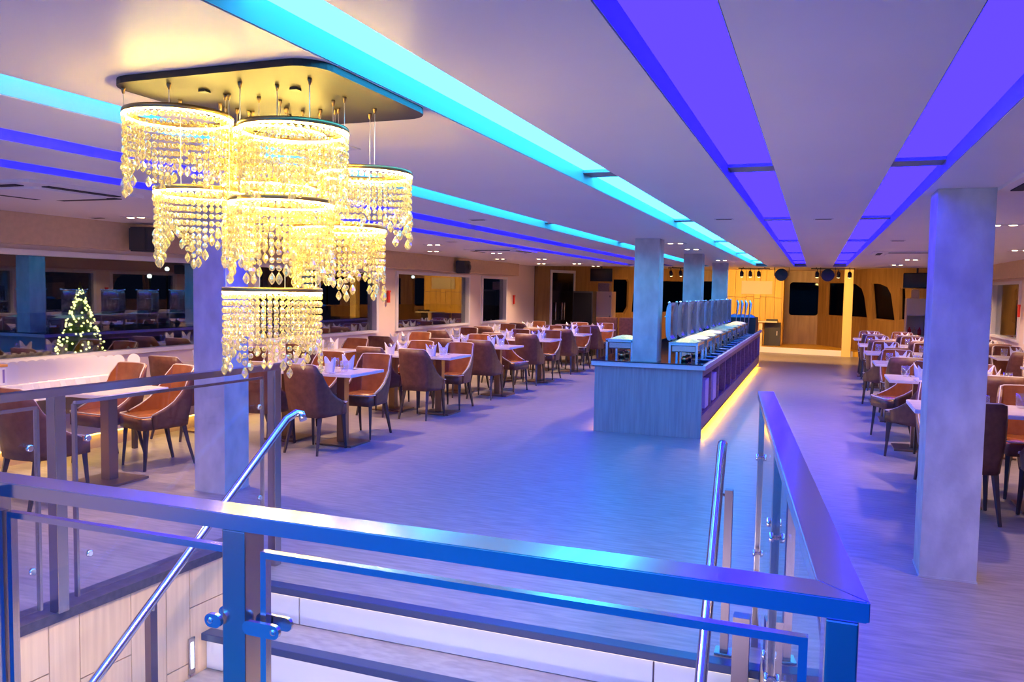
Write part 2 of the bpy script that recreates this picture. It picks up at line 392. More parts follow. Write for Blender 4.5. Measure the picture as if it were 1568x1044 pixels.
def flank_window(P, Q, poly, side, lab):
    global wn; wn += 1
    d = (Q-P).normalized(); cx_ = sum(p[0] for p in poly)/len(poly); cz_ = sum(p[1] for p in poly)/len(poly)
    inner = [(cx_+(u-cx_)*.955, cz_+(z-cz_)*.945) for u, z in poly]
    outerp = [(cx_+(u-cx_)*1.02, cz_+(z-cz_)*1.02) for u, z in poly]
    off = Vector((-d.y, d.x, 0))*(.02 if side < 0 else -.02)
    bm = BM(); add_wall(bm, P+off*.9, d, outerp, [inner], -.09*side*-1 if side < 0 else .09)
    w = struct('window_%d' % wn, bm, 'bow_wood', lab, 'window')
    bm = BM(); add_wall(bm, P-off*1.5, d, [(cx_+(u-cx_)*.97, cz_+(z-cz_)*.965) for u, z in poly], [], .01); obj('pane', bm, 'bow_glass', w)
flank_window(PA, PB, w2, -1, 'dark arched window on the bow, just behind the yellow post')
flank_window(PA, PB, w3, -1, 'dark raked window on the bow, left of the right-hand cabinet')
flank_window(PB, PC, w4, -1, 'dark window behind the right-hand cabinet')
flank_window(mir(PA), mir(PB), w2l, 1, 'dark arched bow window peeping out left of the front counter pillar')
flank_window(mir(PA), mir(PB), w2m, 1, 'dark bow window seen between the two nearer counter pillars')
flank_window(mir(PA), mir(PB), w3l, 1, 'dark raked bow window right of the cream cabinet')
for p, t in zip(backw, ('seen left of the middle counter pillar', 'hidden behind the yellow plank booth', 'rounded, right of the yellow plank booth')):
    flank_window(Vector((rx(.15), 25.5, 0)), Vector((.15, 25.5, 0)), p, -1 if 0 else 1, 'dark bow window '+t)
# door on the left flank, px 836-868
dP, dQ = mir(PC), mir(PB); dd = (dQ-dP).normalized(); nn = Vector((dd.y, -dd.x, 0))
ang = math.atan2(dd.y, dd.x)
bm = box(0, .92, -.05, .05, .02, 2.06); dr = struct('door_1', bm, 'screen_black', 'dark glazed door on the slanting wall at far left', 'door')
dr.location = dP+dd*.55+nn*.06; dr.rotation_euler = (0, 0, ang)
bm = BM(); add_box(bm, -.06, 0, -.07, .07, 0, 2.13); add_box(bm, .92, .98, -.07, .07, 0, 2.13); add_box(bm, -.06, .98, -.07, .07, 2.06, 2.13); obj('door_frame', bm, 'white_frame', dr)
for hx in (.14, .40, .50):
    bm = BM(); add_tube(bm, [(hx, -.08, .85), (hx, -.08, 1.3)], .018, 6); obj('door_handle', bm, 'steel', dr, label='upright steel pull bar')

# stage --------------------------------------------------------------------
bm = BM(); st = [(-4.2, 23.9), (.95, 22.75), (1.55, 22.9), (.12, 25.47), (-3.6, 25.47)]
add_prism(bm, st, 0.001, .13)
struct('stage', bm, 'booth_wood', 'low wooden stage with a pale front edge at the far end', 'stage')
bm = BM(); add_beam(bm, (-4.2, 23.88, .15), (.95, 22.73, .15), .05, .15); struct('trim_10', bm, 'white_frame', 'pale edging along the stage front', 'trim')
struct('pillar', box(.67, .89, 22.6, 22.84, 0, 2.31, .006), 'post_yellow', 'slim yellow-lit square post at the right end of the stage', 'pillar')
booth = struct('wall_booth', box(-2.62, -.92, 24.42, 25.3, .13, 2.31), 'grout', 'yellow plank-clad booth at the back of the stage', 'wall')
x = -2.62; i = 0
while x < -.93:
    w = [.16, .24, .30, .22, .18][i % 5]; x1 = min(x+w, -.92)
    zj = [1.52, 1.52, 1.5, 1.52, 1.48][i % 5]
    obj('panel', box(x+.004, x1-.004, 24.38, 24.42, .14, zj-.005, .003), 'booth_wood', booth)
    obj('panel', box(x+.004, x1-.004, 24.38, 24.42, zj+.005, 2.305, .003), 'booth_wood', booth)
    x = x1; i += 1
y = 24.42
while y < 25.28:
    obj('panel', box(-.92, -.88, y+.004, min(y+.29, 25.3)-.004, .14, 2.305, .003), 'booth_wood', booth); y += .29
t = thing('whiteboard', 'blank cream notice board on the yellow plank booth', 'board', (-1.62, 24.375, 1.61))
obj('board', box(-.42, .42, -.02, 0, 0, .36, .004), 'board_white', t)
bm = BM()
for q in ((-.43, .43, -.03, 0, -.012, 0), (-.43, .43, -.03, 0, .36, .372), (-.43, -.42, -.03, 0, 0, .36), (.42, .43, -.03, 0, 0, .36)): add_box(bm, *q)
obj('frame', bm, 'cabinet_cream', t)

# pillars ------------------------------------------------------------------
def pillar(x0, x1, y0, y1, z0, lab):
    bm = box(x0, x1, y0, y1, z0, 2.2, .004); p = struct('pillar', bm, 'pillar_plaster', lab, 'pillar')
    bm = BM()
    add_box(bm, x0-.004, x1+.004, y0-.004, y1+.004, z0, z0+.012); obj('skirting', bm, 'pillar_plaster', p)
pillar(.61, .90, 5.045, 5.33, 0, 'big square grey plaster pillar on the right, nearest the camera')
pillar(-4.47, -4.18, 4.9, 5.18, 0, 'square grey plaster pillar behind the chandelier and left glass railing')
pillar(-1.93, -1.65, 8.98, 9.26, .82, 'square blue-lit pillar rising from the front end of the buffet counter')
pillar(-1.93, -1.65, 12.55, 12.83, .82, 'second blue-lit pillar rising from the middle of the buffet counter')
pillar(-1.93, -1.65, 16.2, 16.48, .82, 'third blue-lit pillar near the far end of the buffet counter')

# ------------------------------------------------------------------ staircase
RISE, TREAD, NS = .20, .25, 9
stair = struct('staircase', box(wl(1.3)+.02, wr(1.3), 1.3, 1.34, -1.95, -1.9), 'stair_tread', 'wide stair going down towards the camera with white tiled risers', 'staircase')
for i in range(NS):
    z = -RISE*i; y = Y1 - TREAD*i; xa, xb = wl(y), wr(y)
    # nosing of level i at y; riser face below
    obj('nosing', box(xa, xb, y-.025, y+.05, z-.035, z+.003, .004), 'nosing', stair)
    yr = y+.01
    js = [xa, -2.51, -.62, xb] if i % 2 == 0 else [xa, -2.66, -1.15, xb]
    obj('riser_back', box(xa, xb, yr+.012, yr+.05, z-RISE, z-.036), 'grout', stair)
    for a, b in zip(js[:-1], js[1:]): obj('riser_tile', box(a+.004, b-.004, yr, yr+.012, z-RISE+.004, z-.036, .002), 'riser_tile', stair)
    obj('nosing_light', box(xa+.02, xb-.02, y-.012, y+.004, z-.041, z-.036), 'nosing_led', stair)
    obj('tread', box(xa, xb, y-TREAD+.05, y+.03, z-RISE-.03, z-RISE), 'stair_tread', stair)
struct('floor_lower', box(-3.3, .4, -.5, 1.6, -2.05, -1.99), 'stair_tread', 'landing at the foot of the stair', 'floor')
def quad_wall(bm, y0, y1, fx, t, z0, z1):
    add_prism(bm, [(fx(y0), y0), (fx(y0)+t, y0), (fx(y1)+t, y1), (fx(y1), y1)], z0, z1)
bm = BM(); quad_wall(bm, Y0-.1, 3.56, lambda y: wl(y)-.02, -.11, -2, .19)
wsl = struct('wall_stair_left', bm, 'grout', 'left side wall of the stairwell clad in tall pinkish wood-look tiles', 'wall')
cols = [1.15, 1.48, 1.75, 1.99, 2.212, 2.397, 2.540, 2.804, 3.007, 3.155, 3.56]
joint = [-.1, -.3, -.05, -.3, -.05, -.047, -.136, -.137, -.33, -.33, -.042]
joint = [-.18, -.33, -.05, -.30, -.048, -.40, -.136, -.50, -.325, -.042]
for k, (a, b) in enumerate(zip(cols[:-1], cols[1:])):
    zz = [.188, joint[k], joint[k]-.60, joint[k]-1.2, -1.95]
    for z1, z0 in zip(zz[:-1], zz[1:]):
        bm = BM(); quad_wall(bm, a+.0025, b-.0025, lambda y: wl(y), -.022, max(z0, -1.95)+.003, z1-.003); obj('tile', bm, 'stair_tile', wsl)
bm = BM(); quad_wall(bm, Y0-.1, 3.6, lambda y: wl(y)+.008, -.15, .19, .203); quad_wall(bm, Y0-.1, 3.6, lambda y: wl(y)+.008, -.012, .160, .19)
struct('trim_11', bm, 'curb_cap', 'dark polished cap on the left stairwell kerb', 'trim')
bm = BM(); quad_wall(bm, Y0-.1, 3.56, lambda y: wl(y)-.13, -.012, 0.001, .19); struct('trim_12', bm, 'wall_cream', 'outer face of the left stairwell kerb', 'trim')
bm = BM(); quad_wall(bm, Y0-.1, 3.50, lambda y: wr(y)+.02, .10, -2, .19)
wsr = struct('wall_stair_right', bm, 'grout', 'right side wall of the stairwell', 'wall')
for k, (a, b) in enumerate(zip(cols[:-1], cols[1:])):
    b = min(b, 3.49)
    zz = [.188, joint[k]-.1, joint[k]-.75, -1.95]
    for z1, z0 in zip(zz[:-1], zz[1:]):
        bm = BM(); quad_wall(bm, a+.0025, b-.0025, lambda y: wr(y), .02, z0+.003, z1-.003); obj('tile', bm, 'stair_tile', wsr)
bm = BM(); quad_wall(bm, Y0-.1, 3.52, lambda y: wr(y)-.008, .135, .19, .203)
struct('trim_13', bm, 'curb_cap', 'dark polished cap on the right stairwell kerb', 'trim')
struct('wall_stair_front', box(wl(Y0)-.1, wr(Y0)+.1, Y0-.12, Y0-.04, -2, .0), 'wall_cream', 'near wall of the stairwell under the front railing', 'wall')
t = thing('stair_fill', 'long white fill lamp added unseen low in the stairwell to brighten the risers', 'fill light', (CX+.25, Y0-.038, -.50))  # unseen fill lamp added to brighten the stair risers
obj('housing', box(-1.2, 1.2, 0, .02, -.075, .075), 'steel_satin', t); obj('lens', box(-1.18, 1.18, .02, .03, -.06, .06), 'stair_fill', t)
struct('wall_lower', box(-3.3, .4, -.6, -.5, -2.05, -.16), 'wall_cream', 'wall of the lower landing', 'wall')
bm = BM(); add_box(bm, -.275, -.207, 3.40, 3.465, -.55, .25)
tag(obj('newel_post', bm, 'steel_dark'), 'short square steel newel at the top step beside the right handrail', 'post')
t = thing('step_light', 'small upright wall light glowing white on the left stair wall', 'light', (wl(3.16), 3.16, -.385))
obj('housing', box(0, .008, -.022, .022, 0, .19, .002), 'steel_satin', t); obj('lens', box(.008, .012, -.007, .007, .03, .165), 'step_light', t)

# ------------------------------------------------------------------ glass railings
RH = 1.16
def panel(parent, p0, p1, z0, z1, bar=True):
    p0 = Vector(p0); p1 = Vector(p1); d = (p1-p0).normalized(); s = Vector((d.y, -d.x, 0))*.005
    bm = BM(); v = []
    for q in (p0, p1):
        for zz in (z0, z1):
            for sg in (-1, 1): v.append(bm.verts.new((q.x+s.x*sg, q.y+s.y*sg, zz)))
    for f in ((0,1,3,2),(4,6,7,5),(0,4,5,1),(2,3,7,6),(0,2,6,4),(1,5,7,3)): bm.faces.new([v[i] for i in f])
    obj('glass_panel', bm, 'rail_glass', parent)
    if bar:
        bm = BM(); add_beam(bm, (p0.x, p0.y, z1+.012), (p1.x, p1.y, z1+.012), .016, .013); obj('glass_edge_channel', bm, 'steel', parent)
def post(parent, x, y, z0, w=.045, d=.06, rz=0):
    o = obj('post', box(-w/2, w/2, -d/2, d/2, 0, RH-.03-z0, .002), 'steel_satin', parent, loc=(x, y, z0)); o.rotation_euler = (0, 0, rz); return o
def knob(parent, p, direction):
    bm = BM(); p = Vector(p); d = Vector(direction)
    add_tube(bm, [p, p+d*.008, p+d*.009, p+d*.020, p+d*.022], .01, 12, rs=[.007, .007, .015, .015, .011]); obj('glass_clamp', bm, 'chrome', parent)
# front railing
FY = 1.265
t = thing('railing', 'stainless glass railing across the foreground in front of the camera', 'railing', (0, 0, 0))
bm = BM()
pts_o = [(-2.45, FY-.035), (.087, FY-.028), (.087-.07, FY+.04), (-2.45, FY+.035)]
def miter(bm, a, b, c, d, z0, z1): add_prism(bm, [a, b, c, d], z0, z1)
miter(bm, (-2.6, 1.23), (.090, 1.238), (.016, 1.310), (-2.6, 1.300), RH-.032, RH)
bmesh.ops.bevel(bm, geom=[e for e in bm.edges], offset=.002, segments=2, affect='EDGES')
obj('top_rail', bm, 'steel', t)
def fpost(x0, x1):
    obj('post', box(x0, x1, 1.235, 1.295, -.3, RH-.032, .003), 'steel_satin', t)
fpost(-1.062, -1.008); fpost(.031, .076); fpost(-2.2, -2.146)
GZ = RH-.068
def frame_panel(x0, x1, vert):
    bm = BM()
    add_box(bm, x0, x1, 1.243, 1.259, GZ-.013, GZ)
    if vert[0]: add_box(bm, x0, x0+.013, 1.243, 1.259, .1, GZ-.013)
    if vert[1]: add_box(bm, x1-.013, x1, 1.243, 1.259, .1, GZ-.013)
    obj('panel_frame', bm, 'steel', t)
    obj('glass_panel', box(x0+.010, x1-.010, 1.247, 1.255, .1, GZ-.012), 'rail_glass', t)
frame_panel(-.978, .008, (1, 1)); frame_panel(-1.66, -1.066, (1, 0))
for (xa, xb) in ((-1.094, -1.055), (-1.004, -.920)):
    c_ = (xa+xb)/2
    zc = .948; L_ = (xb-xa)/2
    pl = []
    for k in range(17):
        a = pi/2 + pi*k/16; pl.append((xa+.0135+.0135*cos(a), zc+.0135*sin(a)))
    for k in range(17):
        a = -pi/2 + pi*k/16; pl.append((xb-.0135+.0135*cos(a), zc+.0135*sin(a)))
    for fi, yy in enumerate(((1.222, 1.230), (1.262, 1.268))):
        bm = BM()
        va = [bm.verts.new((x, yy[0], z)) for x, z in pl]; vb = [bm.verts.new((x, yy[1], z)) for x, z in pl]
        bm.faces.new(va); bm.faces.new(vb[::-1])
        for k in range(len(pl)): k2 = (k+1) % len(pl); bm.faces.new((va[k], vb[k], vb[k2], va[k2]))
        q_ = obj('glass_clamp', bm, 'steel', t)
        if fi == 0: cl = q_
    sx = xa+.0135 if xa < -1.05 else xb-.0135
    bm = BM(); add_tube(bm, [(sx, 1.223, zc), (sx, 1.2205, zc), (sx, 1.220, zc)], .006, 12, rs=[.006, .006, .002]); obj('screw', bm, 'chrome', cl)
bm = BM(); add_box(bm, -1.675, -1.667, 1.2, 1.26, .1, 1.15); obj('end_frame', bm, 'steel', t)
# right railing
t = thing('railing', 'stainless glass railing on the right of the stairwell leading away', 'railing', (0, 0, 0))
bm = BM(); add_prism(bm, [(.090, 1.238), (-.163, 3.80), (-.232, 3.79), (.016, 1.310)], RH-.032, RH)
bmesh.ops.bevel(bm, geom=[e for e in bm.edges], offset=.002, segments=2, affect='EDGES')
obj('top_rail', bm, 'steel', t)
def rc(y): return .053 - .0985*(y-1.27)
for y in (3.74, 2.55): post(t, rc(y)-.014, y, .203 if y < 3.4 else 0, .03, .05, .097)
for a, b in ((1.36, 2.50), (2.60, 3.70)):
    panel(t, (rc(a)-.012, a, 0), (rc(b)-.012, b, 0), .25, GZ-.01, False)
    for yy in (a+.03, b-.03):
        for z in (.45, .88): knob(t, (rc(yy)-.018, yy, z), (-1, -.1, 0))
# left railing
t = thing('railing', 'stainless glass railing on the left of the stairwell, pillar behind it', 'railing', (0, 0, 0))
def lc(y): return -2.965 + .067*(y-2.45)
bm = BM(); add_beam(bm, (lc(1.0), 1.0, RH), (lc(3.86)+.02, 3.86, RH), .06, .032)
bmesh.ops.bevel(bm, geom=[e for e in bm.edges], offset=.002, segments=2, affect='EDGES')
obj('top_rail', bm, 'steel', t)
for y, z in ((3.76, 0), (2.45, .203), (1.25, .203)): post(t, lc(y)+(.02 if y > 3 else 0), y, z, .055, .05, -.067)
for a, b in ((1.33, 2.36), (2.53, 3.68)):
    panel(t, (lc(a)+.005, a, 0), (lc(b)+.005, b, 0), .24, GZ-.01, True)
    for yy in (a+.045, b-.045):
        for z in (.42, .93): knob(t, (lc(yy)+.012, yy, z), (1, -.07, 0))
    for yy in (a, b):
        bm = BM(); add_box(bm, lc(yy)-.006, lc(yy)+.014, yy-.006, yy+.006, .24, GZ-.01); obj('glass_edge_trim', bm, 'steel_satin', t)

# handrails
def handrail(lab, pts, posts, r=.021):
    t = thing('handrail', lab, 'handrail', (0, 0, 0))
    bm = BM(); add_tube(bm, pts, r, 16); obj('rail', bm, 'steel', t)
    for (x, y, z0, z1, ox) in posts:
        bm = BM(); add_box(bm, x-.017, x+.017, y-.02, y+.02, z0, z1); po = obj('post', bm, 'steel_dark', t)
        bm = BM(); add_tube(bm, [(x, y, z1-.03), (x+ox, y-.01, z1-.02), (x+ox, y-.01, z1+.02)], .007, 8); obj('bracket', bm, 'steel', po)
        bm = BM(); add_box(bm, x-.04, x+.04, y-.04, y+.04, z0, z0+.012, 0, .003); obj('base_cover', bm, 'steel_satin', po)
a, b = Vector((-2.712, 3.70, .885)), Vector((-2.712, 2.38, -.04)); d = (b-a)
P = [a+d*1.35] + [a+d*k/8 for k in range(8, 0, -1)] + [a+d*.02, a+Vector((.02, .04, .012)), a+Vector((.045, .05, .005)), a+Vector((.062, .045, -.03))]
handrail('round steel stair handrail on the left with a curled top end', P, [(-2.735, 2.72, -.8, .17, .023), (-2.735, 1.95, -1.4, -.36, .023)])
a, b = Vector((-.364, 3.62, .925)), Vector((-.315, 2.69, .292)); d = (b-a)
P = [a+d*k/6 for k in (10, 8, 6, 5, 4, 3, 2, 1)]+[a, a+Vector((0, .02, .008))]
handrail('round steel stair handrail on the right of the steps', P, [(-.325, 3.60, 0.003, .74, -.04)])

# ------------------------------------------------------------------ buffet counter
BX0, BX1, BY0, BY1 = -2.34, -1.13, 8.90, 18.5
t = thing('buffet_counter', 'long grey wood buffet counter with black top and glowing yellow foot', 'counter', (0, 0, 0))
obj('end_panel', box(BX0, BX1, BY0, BY0+.04, 0, .76, .002), 'counter_grey_wood', t)
obj('end_panel', box(BX0, BX1, BY1-.04, BY1, 0, .76, .002), 'counter_grey_wood', t)
obj('core', box(BX0+.38, BX1-.38, BY0+.05, BY1-.05, .0, .755), 'bay_dark', t)
obj('plinth', box(BX0+.06, BX1-.06, BY0+.04, BY1-.04, 0, .09), 'plate_white', t)
for s in (0, 1):
    X0_, X1_ = (BX1-.38, BX1) if s else (BX0, BX0+.38)
    obj('bottom_board', box(X0_, X1_, BY0+.04, BY1-.04, .09, .11), 'counter_side_wood', t)
    xf = BX1-.02 if s else BX0
    obj('lower_fascia', box(xf, xf+.02, BY0+.04, BY1-.04, .09, .25), 'counter_side_wood', t)
    obj('shelf', box(X0_+.02, X1_-.02, BY0+.04, BY1-.04, .25, .268), 'bay_dark', t)
    y = BY0+.04; k = 0
    while y < BY1-.1:
        y += .80
        obj('divider', box(X0_+.01, X1_-.001, y-.035, y+.035, .268, .70), 'counter_side_wood', t); k += 1
    obj('upper_fascia', box(xf, xf+.02, BY0+.04, BY1-.04, .68, .76), 'counter_side_wood', t)
    xe = BX1-.035 if s else BX0+.015
    obj('led_strip', box(xe, xe+.02, BY0+.06, BY1-.06, .078, .0895), 'led_yellow', t, label='glowing yellow strip under the counter edge')
obj('worktop_edge', box(BX0-.035, BX1+.035, BY0-.035, BY1+.035, .76, .81, .002), 'counter_edge', t)
obj('worktop', box(BX0-.04, BX1+.01, BY0-.04, BY1+.04, .8101, .822, .002), 'black_stone', t)
for i, (y, lab) in enumerate(((9.25, 'white carton standing in the first bay of the buffet counter'), (10.02, 'white carton standing in the second bay of the buffet counter'))):
    tag(obj('carton', box(-1.29, -1.155, y+.16, y+.48, .269, .60, .004), 'paper_white'), lab, 'carton', 'cartons in the counter bays')

# chafing dishes ---------------------------------------------------------
def make_chafer(lab, food):
    t = thing('chafing_dish', lab, 'chafing dish', (0, 0, 0), 0, 'chafing dishes on the right of the counter')
    bm = BM()
    for sx in (-.15, .15):
        for sy in (-.25, .25): add_box(bm, sx-.012, sx+.012, sy-.012, sy+.012, 0, .205)
    for z in (.19,):
        add_box(bm, -.16, .16, -.262, -.24, z, z+.02); add_box(bm, -.16, .16, .24, .262, z, z+.02); add_box(bm, -.162, -.14, -.26, .26, z, z+.02); add_box(bm, .14, .162, -.26, .26, z, z+.02)
    obj('stand', bm, 'steel', t)
    bm = BM(); add_box(bm, -.135, .135, -.235, .235, .11, .188, 0, .01); obj('water_pan', bm, 'steel_satin', t)
    for yy in (-.12, .12):
        bm = BM(); add_lathe(bm, [(0, 0), (.04, 0), (.042, .05), (.025, .055), (.025, .062), (0, .062)], 12, (0, yy, .0)); obj('burner', bm, 'brass', t)
    bm = BM(); add_box(bm, -.165, .165, -.265, .265, .2105, .222, 0, .003); obj('food_pan', bm, 'steel', t)
    bm = BM()
    n = 7
    g = [[bm.verts.new((-.135+.27*i/n, -.235+.47*j/n, .2225+(.03*sin(pi*i/n)*sin(pi*j/n)+random.uniform(0, .012))*(0 if i in (0, n) or j in (0, n) else 1))) for j in range(n+1)] for i in range(n+1)]
    for i in range(n):
        for j in range(n): bm.faces.new((g[i][j], g[i+1][j], g[i+1][j+1], g[i][j+1]))
    obj('food', bm, food, t)
    # open roll lid standing on the far (left) side
    bm = BM(); prof = [(-.150, .232), (-.180, .245), (-.200, .29), (-.207, .38), (-.209, .46), (-.207, .55), (-.198, .615), (-.178, .655), (-.150, .668)]
    va = [bm.verts.new((x, -.24, z)) for x, z in prof]; vb = [bm.verts.new((x, .24, z)) for x, z in prof]
    for k in range(len(prof)-1): bm.faces.new((va[k], va[k+1], vb[k+1], vb[k])).smooth = True
    bm.faces.new(va); bm.faces.new(vb[::-1])
    bmesh.ops.solidify(bm, geom=list(bm.faces), thickness=.003)
    lid = obj('lid', bm, 'steel', t)
    bm = BM(); add_tube(bm, [(-.205, -.10, .50), (-.245, -.10, .50), (-.245, .10, .50), (-.205, .10, .50)], .008, 8); obj('handle', bm, 'chrome', lid)
    bm = BM()
    for yy in (-.26, .26): add_lathe(bm, [(0, -.012), (.014, -.008), (.016, 0), (.012, .01), (0, .014)], 10, (-.17, yy, .665))
    obj('hinge_knob', bm, 'chrome', lid)
    return t
foods = ['food_green', 'food_cream', 'food_green', 'food_cream', 'food_orange', 'food_cream', 'food_green', 'food_orange', 'food_cream']
ordn = ['nearest', 'second', 'third', 'fourth', 'fifth', 'sixth', 'seventh', 'eighth', 'farthest']
fl_ = {'food_green': 'green salad', 'food_cream': 'pale noodles', 'food_orange': 'orange curry'}
protos = {}
for i, (f, o_) in enumerate(zip(foods, ordn)):
    y = 9.32+.0+i*.80
    lab = '%s chafing dish of %s with its lid open, counting along the counter' % (o_, fl_[f])
    if f not in protos:
        c = make_chafer(lab, f); protos[f] = c; c.location = (-1.37, y, .822)
    else: dup(protos[f], (-1.37, y, .822), 0, lab)
c2 = make_chafer('chafing dish with its lid open on the left side of the counter', 'food_green'); c2.location = (-2.14, 9.50, .822); c2.rotation_euler = (0, 0, pi)
c2['group'] = 'chafing dishes on the left of the counter'
for ch in list(c2.children):
    if ch.name.startswith('lid'):
        for g in list(ch.children): bpy.data.objects.remove(g)
        bpy.data.objects.remove(ch)
c2['label'] = 'lidless steel serving dish stand on the left side of the counter'
def plate_mesh(m):
    bm = BM(); add_lathe(bm, [(0, 0), (.06, 0), (.07, .006), (.11, .018), (.11, .021), (.07, .010), (0, .008)], 20); return mesh('plate', bm, m)
pm = plate_mesh('plate_blue'); pmw = plate_mesh('plate_white')
k = 0
ON = ['nearest', 'second', 'third', 'fourth', 'fifth', 'sixth', 'seventh', 'eighth', 'ninth', 'tenth', 'eleventh', 'twelfth', 'thirteenth', 'last']
for i in range(14):
    y = 9.34+i*.50; z = .8225+(0 if i % 3 else .0)
    o = obj('plate', pm, None, loc=(-1.225+.02*(i % 2)-.02, y, z)) if 0 else obj('plate', pm, None, loc=(-1.245, y, .8225))
    o.location.x = -1.24; o.location.z = .8225
    # plates stand on the free strip between the stands and the counter edge
    o.location.x = -1.115-.045; o.scale = (.8, .8, 1)
    tag(o, '%s dark blue plate in the line along the counter edge' % ON[i], 'plate', 'blue plates along the counter edge')
t = thing('crate', 'dark crate heaped with blue bags at the far end of the counter', 'crate', (-1.42, 17.2, .8225))
bm = BM()
add_box(bm, -.30, .30, -.35, .35, 0, .02)
for q in ((-.30, -.28, -.35, .35, .02, .30), (.28, .30, -.35, .35, .02, .30), (-.28, .28, -.35, -.33, .02, .30), (-.28, .28, .33, .35, .02, .30)): add_box(bm, *q)
obj('body', bm, 'black_plastic', t)
for j in range(5):
    bm = BM(); cx_, cy_ = -.16+.16*(j % 3), -.18+.33*(j//3)
    bmesh.ops.create_icosphere(bm, subdivisions=2, radius=.13, matrix=Matrix.Translation((cx_, cy_, .27)) @ Matrix.Diagonal((1, 1.1, .7, 1)))
    for v in bm.verts: v.co += v.co.normalized()*random.uniform(-.012, .012)
    obj('bag', bm, 'plate_blue', t, smooth=True)
t = thing('glass_stand', 'tall cluster of steel serving tongs standing by the third pillar', 'tongs', (-1.36, 16.5, .8225))
for j in range(4):
    bm = BM(); x_ = -.12+.08*j; add_tube(bm, [(x_, 0, 0), (x_+.01, .02, .30), (x_+.035, .03, .58), (x_+.01, .04, .66)], .02, 6, rs=[.012, .01, .035, .01], flat=.4); obj('tongs', bm, 'steel', t)

# ------------------------------------------------------------------ chairs
def make_chair():
    t = thing('dining_chair', '', 'chair', (0, 0, 0))
    # plan path of the shell: front-left .. rear .. front-right (chair faces +Y)
    def path(s):     # s in 0..1
        pts = [(-.235, .17), (-.235, .02), (-.225, -.12), (-.19, -.205), (-.10, -.232), (0, -.24), (.10, -.232), (.19, -.205), (.225, -.12), (.235, .02), (.235, .17)]
        f = s*(len(pts)-1); i = min(int(f), len(pts)-2); u = f-i
        return Vector((pts[i][0]*(1-u)+pts[i+1][0]*u, pts[i][1]*(1-u)+pts[i+1][1]*u, 0))
    def top(s):
        a = abs(s-.5)*2
        K = [(0, .868), (.34, .866), (.42, .855), (.52, .79), (.62, .68), (.72, .585), (.84, .525), (1, .475)]
        for (a0, z0), (a1, z1) in zip(K, K[1:]):
            if a <= a1: return z0+(z1-z0)*(a-a0)/(a1-a0)
        return .475
    n = 30; zlow = .355; out, inn, edge = [], [], []
    bm = BM(); bi = BM()
    O, I = [], []
    for i in range(n+1):
        s = i/n; p = path(s); zt_ = top(s)
        tang = (path(min(s+.02, 1))-path(max(s-.02, 0))).normalized(); nr = Vector((tang.y, -tang.x, 0))
        if nr.dot(p-Vector((0, .05, 0))) < 0: nr = -nr
        co, ci = [], []
        for j in range(7):
            u = j/6; z = zlow+(zt_-zlow)*u; lean = .055*max(0, (z-.42)/.45)**1.1
            taper = 1-.10*(1-min(1, (z-zlow)/.25))
            q = Vector((p.x*taper, p.y*taper, 0))
            q += Vector((0, -lean, 0))*max(0, min(1, (.12-p.y)/.3))
            q.z = z
            co.append(q+nr*.0); ci.append(q-nr*.036)
        O.append(co); I.append(ci)
    vo = [[bm.verts.new(q) for q in c] for c in O]
    for i in range(n):
        for j in range(6): f = bm.faces.new((vo[i][j], vo[i+1][j], vo[i+1][j+1], vo[i][j+1])); f.smooth = True
    vi0 = [bm.verts.new(c[-1]) for c in I]; vb0 = [bm.verts.new(c[0]) for c in I]
    for i in range(n):
        bm.faces.new((vo[i][6], vo[i+1][6], vi0[i+1], vi0[i])); bm.faces.new((vo[i+1][0], vo[i][0], vb0[i], vb0[i+1]))
    vi = [[bm.verts.new(q) for q in c] for c in I]
    for i in range(n):
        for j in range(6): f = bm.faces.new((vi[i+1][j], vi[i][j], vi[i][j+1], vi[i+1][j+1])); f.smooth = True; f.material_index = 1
    for i in (0, n):
        for j in range(6): bm.faces.new((vo[i][j], vo[i][j+1], vi[i][j+1], vi[i][j]))
    me = bpy.data.meshes.new('backrest'); bm.to_mesh(me); bm.free()
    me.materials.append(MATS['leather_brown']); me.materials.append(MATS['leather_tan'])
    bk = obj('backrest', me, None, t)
    bm = BM(); add_tube(bm, [O[i][6]*.5+I[i][6]*.5+Vector((0, 0, .002)) for i in range(n+1)], .0055, 6)
    obj('piping', bm, 'piping', bk, label='pale piping along the top edge')
    # seat cushion
    bm = BM(); pl = [(-.20, .235), (-.205, .05), (-.19, -.12), (-.15, -.18), (.15, -.18), (.19, -.12), (.205, .05), (.20, .235), (.18, .25), (-.18, .25)]
    add_prism(bm, pl, .35, .465)
    bmesh.ops.bevel(bm, geom=[e for e in bm.edges if abs(e.verts[0].co.z-e.verts[1].co.z) < .001 and e.verts[0].co.z > .4], offset=.018, segments=3, affect='EDGES')
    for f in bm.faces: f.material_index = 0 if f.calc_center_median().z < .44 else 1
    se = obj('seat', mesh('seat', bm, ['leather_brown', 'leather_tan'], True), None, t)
    bm = BM(); add_tube(bm, [(-.225, .17, .468), (-.205, .235, .466), (-.18, .252, .464), (.18, .252, .464), (.205, .235, .466), (.225, .17, .468)], .006, 6); obj('piping', bm, 'piping', se, label='pale piping along the seat front')
    for (x, y, x2, y2) in ((-.18, .20, -.195, .225), (.18, .20, .195, .225), (-.16, -.15, -.19, -.235), (.16, -.15, .19, -.235)):
        bm = BM(); add_tube(bm, [(x2, y2, 0), (x*.6+x2*.4, y*.6+y2*.4, .2), (x, y, .36)], .02, 4, rs=[.013, .019, .026]); obj('leg', bm, 'leg_dark', t)
    return t
chair0 = make_chair(); chair_used = False
